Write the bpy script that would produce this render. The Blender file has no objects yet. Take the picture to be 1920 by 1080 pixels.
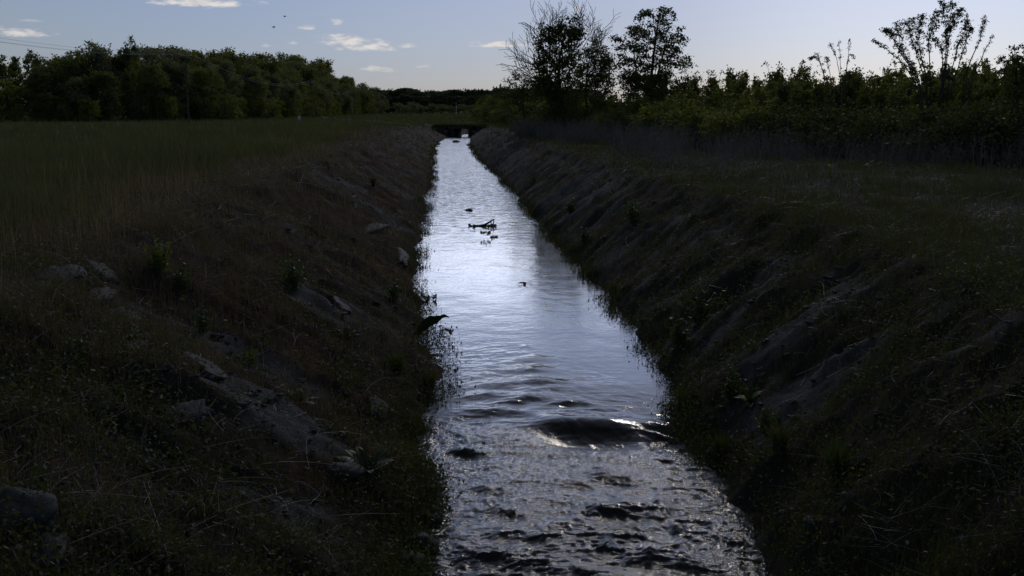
import bpy, math, random
import numpy as np
from mathutils import Vector

R = math.radians
C = bpy.context.scene.collection
rng = np.random.default_rng(7)
random.seed(7)

# ------------------------------------------------------------------ camera geometry
FPX = 1884.0                       # focal length in photo pixels (1920 wide)
PITCH = math.atan(335.0 / FPX)
YAW = math.atan(130.0 * math.cos(PITCH) / FPX)
CAM = np.array([0.0, 0.0, 4.5])
fh = np.array([math.sin(YAW), math.cos(YAW), 0.0])
rt = np.array([math.cos(YAW), -math.sin(YAW), 0.0])
FW = fh * math.cos(PITCH) - np.array([0, 0, math.sin(PITCH)])
UPV = fh * math.sin(PITCH) + np.array([0, 0, math.cos(PITCH)])

def ray(px, py):
    return FW * FPX + rt * (px - 960.0) + UPV * (540.0 - py)

def at(px, py, z=0.0):             # point of the level z seen at a pixel
    d = ray(px, py)
    return CAM + d * ((z - CAM[2]) / d[2])

def at_y(px, py, Y):               # point at distance Y up the valley seen at a pixel
    d = ray(px, py)
    return CAM + d * (Y / d[1])

def project(P):
    P = np.atleast_2d(P) - CAM
    dep = P @ FW
    dep = np.where(dep < 0.01, 0.01, dep)
    return 960 + FPX * (P @ rt) / dep, 540 - FPX * (P @ UPV) / dep, dep

# ------------------------------------------------------------------ noise
_T = np.random.default_rng(3).random((256, 256))
def vnoise(x, y):
    x = np.asarray(x, float); y = np.asarray(y, float)
    xi = np.floor(x).astype(int); yi = np.floor(y).astype(int)
    fx = x - xi; fy = y - yi
    fx = fx * fx * fx * (fx * (fx * 6 - 15) + 10); fy = fy * fy * fy * (fy * (fy * 6 - 15) + 10)
    a = _T[xi & 255, yi & 255]; b = _T[(xi + 1) & 255, yi & 255]
    c = _T[xi & 255, (yi + 1) & 255]; d = _T[(xi + 1) & 255, (yi + 1) & 255]
    return (a + (b - a) * fx) * (1 - fy) + (c + (d - c) * fx) * fy
def fbm(x, y, o=4, ox=0.0):
    s = 0; a = 0.5; t = 0
    for i in range(o):
        s = s + a * vnoise(x + ox + 17.3 * i, y + 31.7 * i + ox * 0.7); t += a
        x = x * 2.03; y = y * 2.03; a *= 0.5
    return s / t
def ridged(x, y, o=3, ox=0.0):
    s = 0; a = 0.5; t = 0
    for i in range(o):
        n = 1 - np.abs(2 * vnoise(x + ox + 13.1 * i, y + 7.7 * i + ox) - 1)
        s = s + a * n * n; t += a
        x = x * 2.1; y = y * 2.1; a *= 0.5
    return s / t
def sstep(a, b, x):
    t = np.clip((np.asarray(x, float) - a) / (b - a), 0, 1)
    return t * t * (3 - 2 * t)

# ------------------------------------------------------------------ mesh helpers
def mk(name, V, quads=None, tris=None, mat=None, parent=None, attrs=None, smooth=False, link=True):
    V = np.asarray(V, np.float32).reshape(-1, 3)
    q = np.zeros((0, 4), np.int32) if quads is None else np.asarray(quads, np.int32).reshape(-1, 4)
    t = np.zeros((0, 3), np.int32) if tris is None else np.asarray(tris, np.int32).reshape(-1, 3)
    me = bpy.data.meshes.new(name)
    me.vertices.add(len(V)); me.vertices.foreach_set('co', V.ravel())
    nl = q.size + t.size
    me.loops.add(nl)
    me.loops.foreach_set('vertex_index', np.concatenate([q.ravel(), t.ravel()]))
    me.polygons.add(len(q) + len(t))
    st = np.concatenate([np.arange(len(q)) * 4, q.size + np.arange(len(t)) * 3]).astype(np.int32)
    me.polygons.foreach_set('loop_start', st)
    if smooth:
        me.polygons.foreach_set('use_smooth', np.ones(len(q) + len(t), bool))
    if attrs:
        for k, a in attrs.items():
            at_ = me.attributes.new(k, 'FLOAT', 'POINT')
            at_.data.foreach_set('value', np.asarray(a, np.float32))
    me.update(calc_edges=True)
    if mat: me.materials.append(mat)
    o = bpy.data.objects.new(name, me)
    if link: C.objects.link(o)
    if parent: o.parent = parent
    return o

class Geo:                          # collects pieces of ONE mesh
    def __init__(s): s.V = []; s.Q = []; s.T = []; s.A = []; s.n = 0
    def add(s, V, Q=None, T=None, var=None):
        V = np.asarray(V, float).reshape(-1, 3)
        s.V.append(V)
        if Q is not None and len(Q): s.Q.append(np.asarray(Q).reshape(-1, 4) + s.n)
        if T is not None and len(T): s.T.append(np.asarray(T).reshape(-1, 3) + s.n)
        s.A.append(np.full(len(V), 0.5) if var is None else np.broadcast_to(var, (len(V),)))
        s.n += len(V)
        return s
    def build(s, name, mat, parent=None, smooth=False, origin=None):
        V = np.concatenate(s.V)
        if origin is not None: V = V - np.asarray(origin)
        return mk(name, V, np.concatenate(s.Q) if s.Q else None, np.concatenate(s.T) if s.T else None,
                  mat, parent, {'var': np.concatenate(s.A)}, smooth)

def tag(o, label=None, cat=None, group=None, kind=None):
    if label: o['label'] = label
    if cat: o['category'] = cat
    if group: o['group'] = group
    if kind: o['kind'] = kind
    return o

def empty(name, loc, rz=0.0):
    o = bpy.data.objects.new(name, None); C.objects.link(o)
    o.empty_display_size = 0.2
    o.location = loc; o.rotation_euler = (0, 0, rz)
    return o

def copy_tree(o):
    c = o.copy(); C.objects.link(c)
    for ch in o.children:
        d = ch.copy(); C.objects.link(d); d.parent = c
        for g in ch.children:
            e = g.copy(); C.objects.link(e); e.parent = d
    return c

def unit(v): return v / np.maximum(np.linalg.norm(v, axis=-1, keepdims=True), 1e-9)

def tubes(A, B, ra, rb, sides=5):
    A = np.asarray(A, float); B = np.asarray(B, float); n = len(A)
    d = unit(B - A)
    ref = np.where(np.abs(d[:, 2:3]) > 0.9, np.array([[1.0, 0, 0]]), np.array([[0, 0, 1.0]]))
    u = unit(np.cross(d, ref)); v = np.cross(d, u)
    ang = np.arange(sides) * 2 * math.pi / sides
    ring = u[:, None, :] * np.cos(ang)[None, :, None] + v[:, None, :] * np.sin(ang)[None, :, None]
    ra = np.broadcast_to(ra, (n,)); rb = np.broadcast_to(rb, (n,))
    V = np.concatenate([A[:, None] + ring * ra[:, None, None], B[:, None] + ring * rb[:, None, None]], 1)
    k = np.arange(sides); k2 = (k + 1) % sides
    f = np.stack([k, k2, sides + k2, sides + k], 1)
    Q = (f[None] + (np.arange(n) * 2 * sides)[:, None, None]).reshape(-1, 4)
    return V.reshape(-1, 3), Q

def polytube(pts, radii, sides=6):
    pts = np.asarray(pts, float)
    radii = np.broadcast_to(radii, (len(pts),))
    return tubes(pts[:-1], pts[1:], radii[:-1], radii[1:], sides)

def leaves(Cn, size, rg, aspect=0.5, up=0.0, jitter=0.35):
    n = len(Cn)
    a = rg.normal(size=(n, 3)); a[:, 2] += up; a = unit(a)
    b = unit(np.cross(a, rg.normal(size=(n, 3))))
    L = (size * (1 + jitter * rg.normal(size=n)))[:, None] * 0.5
    L = np.abs(L)
    W = L * aspect
    V = np.stack([Cn - a * L, Cn + b * W - a * L * 0.1, Cn + a * L, Cn - b * W - a * L * 0.1], 1)
    Q = np.arange(n * 4).reshape(-1, 4)
    var = np.repeat(rg.random(n), 4)
    return V.reshape(-1, 3), Q, var

def blades(P, h, w, lean, rg):
    n = len(P)
    yaw = rg.random(n) * math.pi * 2
    d = np.stack([np.cos(yaw), np.sin(yaw), np.zeros(n)], 1) * (w * 0.5)[:, None]
    up = np.array([0, 0, 1.0])
    L3 = np.concatenate([lean, np.zeros((n, 1))], 1)
    m = P + up * (h * 0.55)[:, None] + L3 * (h * 0.25)[:, None]
    sag = np.sqrt(np.clip(1 - (np.linalg.norm(lean, axis=1) * 0.8) ** 2, 0.05, 1))
    t = P + up * (h * sag)[:, None] + L3 * h[:, None]
    base = P - up * 0.03
    V = np.stack([base - d, base + d, m - d * 0.75, m + d * 0.75, t], 1).reshape(-1, 3)
    o = (np.arange(n) * 5)[:, None]
    Q = o + np.array([[0, 1, 3, 2]]); T = o + np.array([[2, 3, 4]])
    return V, Q, T

def blob(center, rad, rg, sub=2, rough=0.25, squash=1.0, freq=1.6):
    import bmesh
    bm = bmesh.new(); bmesh.ops.create_icosphere(bm, subdivisions=sub, radius=1.0)
    V = np.array([v.co[:] for v in bm.verts]); T = np.array([[v.index for v in f.verts] for f in bm.faces]); bm.free()
    s = rg.random() * 100
    n = fbm(V[:, 0] * freq + s, V[:, 1] * freq + V[:, 2] * freq * 1.3 + s, 3)
    n2 = fbm(V[:, 2] * freq * 2 + s, V[:, 0] * freq * 2 - V[:, 1] * freq + s, 2)
    V = V * (1 + rough * 2 * (n - 0.5) + rough * (n2 - 0.5))[:, None]
    V = V * np.asarray(rad) ; V[:, 2] *= squash
    return V + np.asarray(center), T

# ------------------------------------------------------------------ materials
def newmat(name):
    m = bpy.data.materials.new(name); m.use_nodes = True
    nt = m.node_tree; nt.nodes.clear()
    return m, nt, nt.nodes, nt.links
def nd(nt, t, **kw):
    n = nt.nodes.new(t)
    for k, v in kw.items(): setattr(n, k, v)
    return n
def setv(n, **kw):
    for k, v in kw.items(): n.inputs[k.replace('_', ' ')].default_value = v
    return n

def foliage(name, c0, c1, transl=0.35, tint=(1.3, 1.25, 0.5), nscale=0.25, rough=0.7):
    """leaf colour runs from c0 to c1 leaf by leaf, with wider patches"""
    m, nt, N, L = newmat(name)
    out = nd(nt, 'ShaderNodeOutputMaterial')
    at_ = nd(nt, 'ShaderNodeAttribute', attribute_name='var')
    tc = nd(nt, 'ShaderNodeTexCoord')
    nz = setv(nd(nt, 'ShaderNodeTexNoise'), Scale=nscale, Detail=3.0)
    L.new(tc.outputs['Object'], nz.inputs['Vector'])
    oi = nd(nt, 'ShaderNodeObjectInfo')
    a1 = nd(nt, 'ShaderNodeMath', operation='MULTIPLY_ADD'); a1.inputs[1].default_value = 0.5
    L.new(at_.outputs['Fac'], a1.inputs[0])
    a2 = nd(nt, 'ShaderNodeMath', operation='MULTIPLY_ADD'); a2.inputs[1].default_value = 0.7; a2.inputs[2].default_value = -0.25
    L.new(nz.outputs['Fac'], a2.inputs[0])
    L.new(a2.outputs[0], a1.inputs[2])
    a3 = nd(nt, 'ShaderNodeMath', operation='MULTIPLY_ADD', use_clamp=True); a3.inputs[1].default_value = 0.3
    L.new(oi.outputs['Random'], a3.inputs[0]); L.new(a1.outputs[0], a3.inputs[2])
    mx = nd(nt, 'ShaderNodeMix', data_type='RGBA')
    mx.inputs['A'].default_value = (*c0, 1); mx.inputs['B'].default_value = (*c1, 1)
    L.new(a3.outputs[0], mx.inputs['Factor'])
    bs = setv(nd(nt, 'ShaderNodeBsdfPrincipled'), Roughness=rough)
    bs.inputs['Specular IOR Level'].default_value = 0.25
    L.new(mx.outputs['Result'], bs.inputs['Base Color'])
    if transl > 0:
        tm = nd(nt, 'ShaderNodeMix', data_type='RGBA', blend_type='MULTIPLY'); tm.inputs['Factor'].default_value = 1
        tm.inputs['B'].default_value = (*tint, 1); L.new(mx.outputs['Result'], tm.inputs['A'])
        tr = nd(nt, 'ShaderNodeBsdfTranslucent'); L.new(tm.outputs['Result'], tr.inputs['Color'])
        ms = nd(nt, 'ShaderNodeMixShader'); ms.inputs[0].default_value = transl
        L.new(bs.outputs[0], ms.inputs[1]); L.new(tr.outputs[0], ms.inputs[2])
        L.new(ms.outputs[0], out.inputs['Surface'])
    else:
        L.new(bs.outputs[0], out.inputs['Surface'])
    return m

def solid(name, c0, c1, scale=4.0, rough=0.85, bump=0.3, detail=5.0, dist=0.03, metal=0.0):
    m, nt, N, L = newmat(name)
    out = nd(nt, 'ShaderNodeOutputMaterial')
    tc = nd(nt, 'ShaderNodeTexCoord')
    nz = setv(nd(nt, 'ShaderNodeTexNoise'), Scale=scale, Detail=detail, Roughness=0.6)
    L.new(tc.outputs['Object'], nz.inputs['Vector'])
    mx = nd(nt, 'ShaderNodeMix', data_type='RGBA')
    mx.inputs['A'].default_value = (*c0, 1); mx.inputs['B'].default_value = (*c1, 1)
    mr = setv(nd(nt, 'ShaderNodeMapRange'), From_Min=0.35, From_Max=0.65)
    L.new(nz.outputs['Fac'], mr.inputs['Value']); L.new(mr.outputs[0], mx.inputs['Factor'])
    bs = setv(nd(nt, 'ShaderNodeBsdfPrincipled'), Roughness=rough, Metallic=metal)
    bs.inputs['Specular IOR Level'].default_value = 0.5 if metal > 0 or rough < 0.5 else 0.10
    L.new(mx.outputs['Result'], bs.inputs['Base Color'])
    bp = setv(nd(nt, 'ShaderNodeBump'), Strength=bump, Distance=dist)
    L.new(nz.outputs['Fac'], bp.inputs['Height']); L.new(bp.outputs[0], bs.inputs['Normal'])
    L.new(bs.outputs[0], out.inputs['Surface'])
    return m

M = {}
M['wood_leaf']   = foliage('dark broadleaf foliage', (0.072, 0.082, 0.028), (0.140, 0.152, 0.044), 0.45, nscale=0.12)
M['grey_leaf']   = foliage('greyish willow foliage', (0.080, 0.086, 0.050), (0.140, 0.146, 0.084), 0.45, nscale=0.12)
M['lime_leaf']   = foliage('yellow green foliage', (0.075, 0.100, 0.020), (0.150, 0.170, 0.030), 0.5, nscale=0.3)
M['far_leaf']    = foliage('far wood foliage', (0.040, 0.050, 0.024), (0.055, 0.066, 0.030), 0.2, nscale=0.08)
M['shoot_leaf']  = foliage('young shoot foliage', (0.070, 0.080, 0.020), (0.145, 0.152, 0.036), 0.45, nscale=0.4)
M['dark_leaf']   = foliage('dark bramble foliage', (0.042, 0.049, 0.015), (0.076, 0.085, 0.021), 0.33, nscale=0.5)
M['bark']        = solid('dark bark', (0.028, 0.022, 0.018), (0.052, 0.043, 0.035), 9.0)
M['meadow']      = foliage('meadow grass blades', (0.046, 0.049, 0.021), (0.108, 0.108, 0.042), 0.3, nscale=0.12)
M['rough_grass'] = foliage('rough olive grass', (0.040, 0.041, 0.018), (0.082, 0.080, 0.032), 0.3, nscale=0.4)
M['dry_grass']   = foliage('dry brown grass', (0.066, 0.047, 0.028), (0.250, 0.180, 0.102), 0.25, (1.2, 1.1, 0.8), nscale=0.3)
M['weed']        = foliage('bank weed leaves', (0.040, 0.044, 0.016), (0.080, 0.082, 0.026), 0.3, nscale=0.5)
M['plant']       = foliage('broad green leaves', (0.040, 0.055, 0.017), (0.064, 0.086, 0.023), 0.35, nscale=2.0, rough=0.5)
M['lime_plant']  = foliage('lime green leaves', (0.065, 0.085, 0.014), (0.105, 0.128, 0.022), 0.4, nscale=2.0, rough=0.5)
M['reed']        = foliage('grey dead stalks', (0.058, 0.052, 0.046), (0.110, 0.100, 0.090), 0.2, (1, 1, 1), nscale=0.4)
M['straw']       = foliage('pale straw stems', (0.150, 0.130, 0.100), (0.420, 0.380, 0.310), 0.0, nscale=0.7, rough=0.45)
M['twig']        = solid('dark twigs', (0.040, 0.034, 0.028), (0.070, 0.060, 0.050), 20.0)
M['stone']       = solid('grey bank stone', (0.024, 0.0225, 0.021), (0.054, 0.051, 0.048), 5.0, 0.75, 0.6, 8.0, 0.06)
M['wet_stone']   = solid('wet dark stone', (0.022, 0.021, 0.020), (0.050, 0.048, 0.045), 5.0, 0.7, 0.5, 8.0, 0.05)
M['concrete']    = solid('old concrete', (0.026, 0.025, 0.022), (0.060, 0.056, 0.050), 1.5, 0.9, 0.3)
M['pole']        = solid('weathered pole wood', (0.036, 0.032, 0.028), (0.070, 0.063, 0.056), 3.0)
M['metal']       = solid('galvanised steel', (0.30, 0.30, 0.31), (0.42, 0.42, 0.43), 8.0, 0.45, 0.1, metal=0.8)
M['ceramic']     = solid('brown glazed insulator', (0.10, 0.05, 0.03), (0.14, 0.07, 0.04), 8.0, 0.25, 0.0)
M['wire']        = solid('aluminium wire', (0.10, 0.10, 0.10), (0.16, 0.16, 0.16), 2.0, 0.6, 0.0)
M['white_paint'] = solid('bluish white paint', (0.40, 0.46, 0.66), (0.50, 0.56, 0.74), 4.0, 0.5, 0.05)
M['feather']     = solid('dark feathers', (0.040, 0.038, 0.036), (0.075, 0.070, 0.066), 30.0, 0.7, 0.2)
M['track']       = solid('pale gravel track', (0.090, 0.085, 0.072), (0.160, 0.150, 0.130), 2.5, 0.95, 0.4)

def ground_mat():
    m, nt, N, L = newmat('bank soil and litter')
    out = nd(nt, 'ShaderNodeOutputMaterial')
    tc = nd(nt, 'ShaderNodeTexCoord')
    n1 = setv(nd(nt, 'ShaderNodeTexNoise'), Scale=1.3, Detail=8.0, Roughness=0.65)
    n2 = setv(nd(nt, 'ShaderNodeTexNoise'), Scale=14.0, Detail=6.0, Roughness=0.7)
    mp = setv(nd(nt, 'ShaderNodeMapping'), Scale=(0.6, 2.2, 1.0))
    L.new(tc.outputs['Object'], mp.inputs['Vector'])
    L.new(mp.outputs[0], n1.inputs['Vector']); L.new(tc.outputs['Object'], n2.inputs['Vector'])
    bare = nd(nt, 'ShaderNodeAttribute', attribute_name='bare')
    meadow = nd(nt, 'ShaderNodeAttribute', attribute_name='meadow')
    red = nd(nt, 'ShaderNodeAttribute', attribute_name='red')
    def mix(fac, a, b):
        x = nd(nt, 'ShaderNodeMix', data_type='RGBA')
        if isinstance(a, tuple): x.inputs['A'].default_value = (*a, 1)
        else: L.new(a, x.inputs['A'])
        if isinstance(b, tuple): x.inputs['B'].default_value = (*b, 1)
        else: L.new(b, x.inputs['B'])
        L.new(fac, x.inputs['Factor']); return x.outputs['Result']
    soil = mix(n1.outputs['Fac'], (0.022, 0.018, 0.014), (0.060, 0.046, 0.034))
    soil = mix(red.outputs['Fac'], soil, (0.060, 0.034, 0.024))
    turf = mix(n2.outputs['Fac'], (0.024, 0.030, 0.012), (0.045, 0.052, 0.018))
    grey = mix(n2.outputs['Fac'], (0.044, 0.041, 0.039), (0.096, 0.091, 0.087))
    col = mix(meadow.outputs['Fac'], soil, turf)
    col = mix(bare.outputs['Fac'], col, grey)
    bs = setv(nd(nt, 'ShaderNodeBsdfPrincipled'), Roughness=0.95)
    bs.inputs['Specular IOR Level'].default_value = 0.06
    L.new(col, bs.inputs['Base Color'])
    bp = setv(nd(nt, 'ShaderNodeBump'), Strength=0.9, Distance=0.09)
    ad = nd(nt, 'ShaderNodeMath', operation='ADD')
    L.new(n1.outputs['Fac'], ad.inputs[0]); L.new(n2.outputs['Fac'], ad.inputs[1])
    L.new(ad.outputs[0], bp.inputs['Height']); L.new(bp.outputs[0], bs.inputs['Normal'])
    L.new(bs.outputs[0], out.inputs['Surface'])
    return m
M['ground'] = ground_mat()

def water_mat():
    m, nt, N, L = newmat('muddy stream water')
    out = nd(nt, 'ShaderNodeOutputMaterial')
    tc = nd(nt, 'ShaderNodeTexCoord')
    def nz(scale, sc, detail, rough=0.55):
        mp = setv(nd(nt, 'ShaderNodeMapping'), Scale=sc)
        L.new(tc.outputs['Object'], mp.inputs['Vector'])
        n = setv(nd(nt, 'ShaderNodeTexNoise'), Scale=scale, Detail=detail, Roughness=rough)
        L.new(mp.outputs[0], n.inputs['Vector']); return n.outputs['Fac']
    a = nz(2.6, (0.7, 1.0, 1.0), 3.0)
    b = nz(16.0, (0.8, 1.0, 1.0), 4.0)
    sw = nd(nt, 'ShaderNodeAttribute', attribute_name='swell')
    b1 = setv(nd(nt, 'ShaderNodeBump'), Strength=1.0, Distance=0.044); L.new(sw.outputs['Fac'], b1.inputs['Strength'])
    L.new(a, b1.inputs['Height'])
    b2 = setv(nd(nt, 'ShaderNodeBump'), Strength=1.0, Distance=0.0020)
    L.new(b, b2.inputs['Height']); L.new(b1.outputs[0], b2.inputs['Normal'])
    ch = nd(nt, 'ShaderNodeAttribute', attribute_name='chop')
    c = nz(34.0, (1.0, 1.2, 1.0), 4.0, 0.6)
    b3 = setv(nd(nt, 'ShaderNodeBump'), Distance=0.009)
    L.new(ch.outputs['Fac'], b3.inputs['Strength'])
    L.new(c, b3.inputs['Height']); L.new(b2.outputs[0], b3.inputs['Normal'])
    bs = setv(nd(nt, 'ShaderNodeBsdfPrincipled'), Roughness=0.03, IOR=1.333)
    rr = setv(nd(nt, 'ShaderNodeMapRange'), From_Min=0.16, From_Max=1.31, To_Min=0.03, To_Max=0.10)
    L.new(sw.outputs['Fac'], rr.inputs['Value']); L.new(rr.outputs[0], bs.inputs['Roughness'])
    bs.inputs['Base Color'].default_value = (0.024, 0.022, 0.016, 1)
    # far off the ripples are finer than a pixel: tilt the normal itself
    mpf = setv(nd(nt, 'ShaderNodeMapping'), Scale=(1.2, 2.4, 1.0)); L.new(tc.outputs['Object'], mpf.inputs['Vector'])
    nf = setv(nd(nt, 'ShaderNodeTexNoise'), Scale=2.2, Detail=4.0, Roughness=0.6); L.new(mpf.outputs[0], nf.inputs['Vector'])
    sb = nd(nt, 'ShaderNodeVectorMath', operation='SUBTRACT'); sb.inputs[1].default_value = (0.5, 0.5, 0.5); L.new(nf.outputs['Color'], sb.inputs[0])
    ml = nd(nt, 'ShaderNodeVectorMath', operation='MULTIPLY'); ml.inputs[1].default_value = (0.25, 0.60, 0.0); L.new(sb.outputs[0], ml.inputs[0])
    fs = setv(nd(nt, 'ShaderNodeMapRange'), From_Min=0.16, From_Max=1.31, To_Min=0.0, To_Max=1.0); L.new(sw.outputs['Fac'], fs.inputs['Value'])
    sl_ = nd(nt, 'ShaderNodeVectorMath', operation='SCALE'); L.new(ml.outputs[0], sl_.inputs[0]); L.new(fs.outputs[0], sl_.inputs['Scale'])
    an_ = nd(nt, 'ShaderNodeVectorMath', operation='ADD'); L.new(b3.outputs[0], an_.inputs[0]); L.new(sl_.outputs[0], an_.inputs[1])
    nn_ = nd(nt, 'ShaderNodeVectorMath', operation='NORMALIZE'); L.new(an_.outputs[0], nn_.inputs[0])
    L.new(nn_.outputs[0], bs.inputs['Normal'])
    L.new(bs.outputs[0], out.inputs['Surface'])
    return m
M['water'] = water_mat()

# ------------------------------------------------------------------ the stream's edges
LE = [(815,1080),(822,1000),(834,950),(832,905),(806,862),(800,825),(812,792),(848,768),(856,725),(845,692),(822,650),(803,600),
      (791,560),(789,500),(799,450),(805,400),(814,350),(817,300),(816,280),(825,270),(838,262),(843,257)]
RE = [(1440,1080),(1402,1000),(1370,940),(1338,900),(1305,855),(1272,820),(1258,790),(1246,750),(1230,720),(1213,680),(1188,640),(1152,600),
      (1128,560),(1093,520),(1058,480),(1020,440),(986,400),(953,360),(914,320),(886,290),(880,275),(879,262),(881,257)]
def edge(pl):
    P = np.array([at(x, y, 0.05) for x, y in pl])
    i = np.argsort(P[:, 1]); return P[i, 1], P[i, 0]
LY, LX = edge(LE); RY, RX = edge(RE)
LX = LX - 0.16 * sstep(17, 13, LY); RX = RX + 0.08 * sstep(17, 12, RY)
LY = np.concatenate([[-40, 0], LY, [175, 230, 300, 5000]]); LX = np.concatenate([[LX[0] + 0.1, LX[0] + 0.1], LX, [LX[-1] + 2.6, LX[-1] + 12, LX[-1] + 22, LX[-1] + 500]])
RY = np.concatenate([[-40, 0], RY, [175, 230, 300, 5000]]); RX = np.concatenate([[RX[0], RX[0]], RX, [RX[-1] + 2.6, RX[-1] + 12, RX[-1] + 22, RX[-1] + 500]])
def XL(y): return np.interp(y, LY, LX)
def XR(y): return np.interp(y, RY, RX)

def plain(x, y):
    return 2.4 - 0.45 * sstep(110, 165, y) + 0.25 * (fbm(x * 0.05, y * 0.05, 3, 5) - 0.5) * sstep(6, 20, np.abs(x)) * 2

def H(x, y):                        # height of the ground
    x = np.asarray(x, float); y = np.asarray(y, float)
    xl = XL(y) + 0.50 * (fbm(y * 0.8, y * 0 + 3, 4) - 0.5) * sstep(400, 60, y)
    xr = XR(y) + 0.50 * (fbm(y * 0.8, y * 0 + 9, 4) - 0.5) * sstep(400, 60, y)
    sl = xl - x; sr = x - xr
    s = np.maximum(sl, sr)
    left = sl > sr
    W = np.where(left, 4.0, 2.9) * (1 + 0.25 * (fbm(y * 0.12, y * 0 + 20, 3) - 0.5)) + np.where(left, 0.5, 0) * sstep(14, 7, y)
    P = plain(x, y) + np.where(left, 0.15 * (fbm(x * 0.3, y * 0.3, 3, 40) - 0.5), -0.08)
    t = s / W
    prof = np.where(t < 0.12, t / 0.12 * 0.17, 0.17 + (t - 0.12) * 0.93)
    prof = np.where(t < 1.3, np.minimum(prof, 1.0 - 0.0 * prof), 1.0)
    # rounded shoulder
    k = 0.16
    prof = np.minimum(prof, 1) - k * np.exp(-((t - 0.93) / 0.14) ** 2) * 0.55
    z = np.where(s > 0, prof * P, np.maximum(s * 0.9, -0.6))
    onbank = sstep(0.0, 0.12, t) * sstep(1.5, 1.0, t)
    st = fbm(x * 0.55, y * 2.1, 4, 11) - 0.5
    st2 = fbm(x * 1.7, y * 3.0, 3, 23) - 0.5
    lump = fbm(x * 0.8, y * 0.8, 3, 60) - 0.5
    z = z + onbank * (0.34 * st + 0.20 * st2 + 0.30 * lump + 0.14 * (fbm(x * 3.1, y * 4.2, 3, 67) - 0.5) + 0.07 * (ridged(x * 4.5, y * 5.5, 2, 77) - 0.5)) * np.clip(P / 2.4, 0, 1)
    z = z + np.where(s > 0, 0.10 * (fbm(x * 1.3, y * 1.3, 3, 31) - 0.5) * sstep(0.5, 1.2, t), 0)
    return z

def side(x, y):                     # 0 at the water's edge, 1 at the shoulder, signed: left -, right +
    sl = XL(y) - x; sr = x - XR(y)
    return np.where(sl > sr, -sl / 4.0, sr / 2.9)

def bare_mask(x, y):
    t = np.abs(side(x, y)); lf = side(x, y) < 0
    n = fbm(x * 0.45, y * 1.5, 4, 71)
    n2 = fbm(x * 0.5, y * 1.3, 4, 97)
    thr = np.where(lf, 0.645, 0.565)
    b = sstep(thr, thr + 0.035, 0.10 * (fbm(x * 3.5, y * 4.5, 3, 171) - 0.5) + np.where(lf, n2, n)) * sstep(0.05, 0.18, t) * sstep(1.05, 0.85, t)
    return b

# ------------------------------------------------------------------ ground sheet
def ground():
    ys = [-60, -30, -12, -4, 0, 2.0]
    y = 3.0
    while y < 60: ys.append(y); y *= 1.0062
    while y < 320: ys.append(y); y *= 1.013
    while y < 5200: ys.append(y); y *= 1.09
    ys = np.array(ys)
    s = list(np.arange(0, 7.5, 0.065)); v = 7.5; st = 0.1
    while v < 4500: s.append(v); v += st; st *= 1.07
    s = np.array(s)
    ch = np.linspace(0.0, 1.0, 8)[1:-1]
    xl = XL(ys)[:, None]; xr = XR(ys)[:, None]
    X = np.concatenate([xl - s[::-1][None], xl + (xr - xl) * ch[None], xr + s[None]], 1)
    Y = np.broadcast_to(ys[:, None], X.shape)
    Z = H(X, Y)
    far = sstep(700, 1400, np.hypot(X, Y))
    Z = Z * (1 - far) + 2.0 * far
    # banks and bed fade out beyond what the photo shows
    nr, nc = X.shape
    idx = np.arange(nr * nc).reshape(nr, nc)
    Q = np.stack([idx[:-1, :-1], idx[:-1, 1:], idx[1:, 1:], idx[1:, :-1]], -1).reshape(-1, 4)
    sd = side(X, Y)
    bare = bare_mask(X, Y)
    t = np.abs(sd)
    mead = np.where(sd < 0, sstep(1.6, 2.6, t + 0.8 * (fbm(X * 0.25, Y * 0.25, 3) - 0.5)), sstep(2.0, 4.0, t) * 0.6)
    mead = np.maximum(mead, sstep(120, 160, Y) * sstep(0.5, 0.9, t))
    red = np.where(sd < 0, sstep(0.52, 0.62, fbm(X * 0.4, Y * 0.5, 3, 131)), 0) * sstep(1.2, 0.9, t)
    o = mk('ground', np.stack([X, Y, Z], -1).reshape(-1, 3), Q, None, M['ground'], None,
           {'bare': bare.ravel(), 'meadow': mead.ravel(), 'red': red.ravel()}, True)
    tag(o, 'dark grassy plain with the steep eroded banks of the stream', 'ground', kind='structure')
ground()

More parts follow.
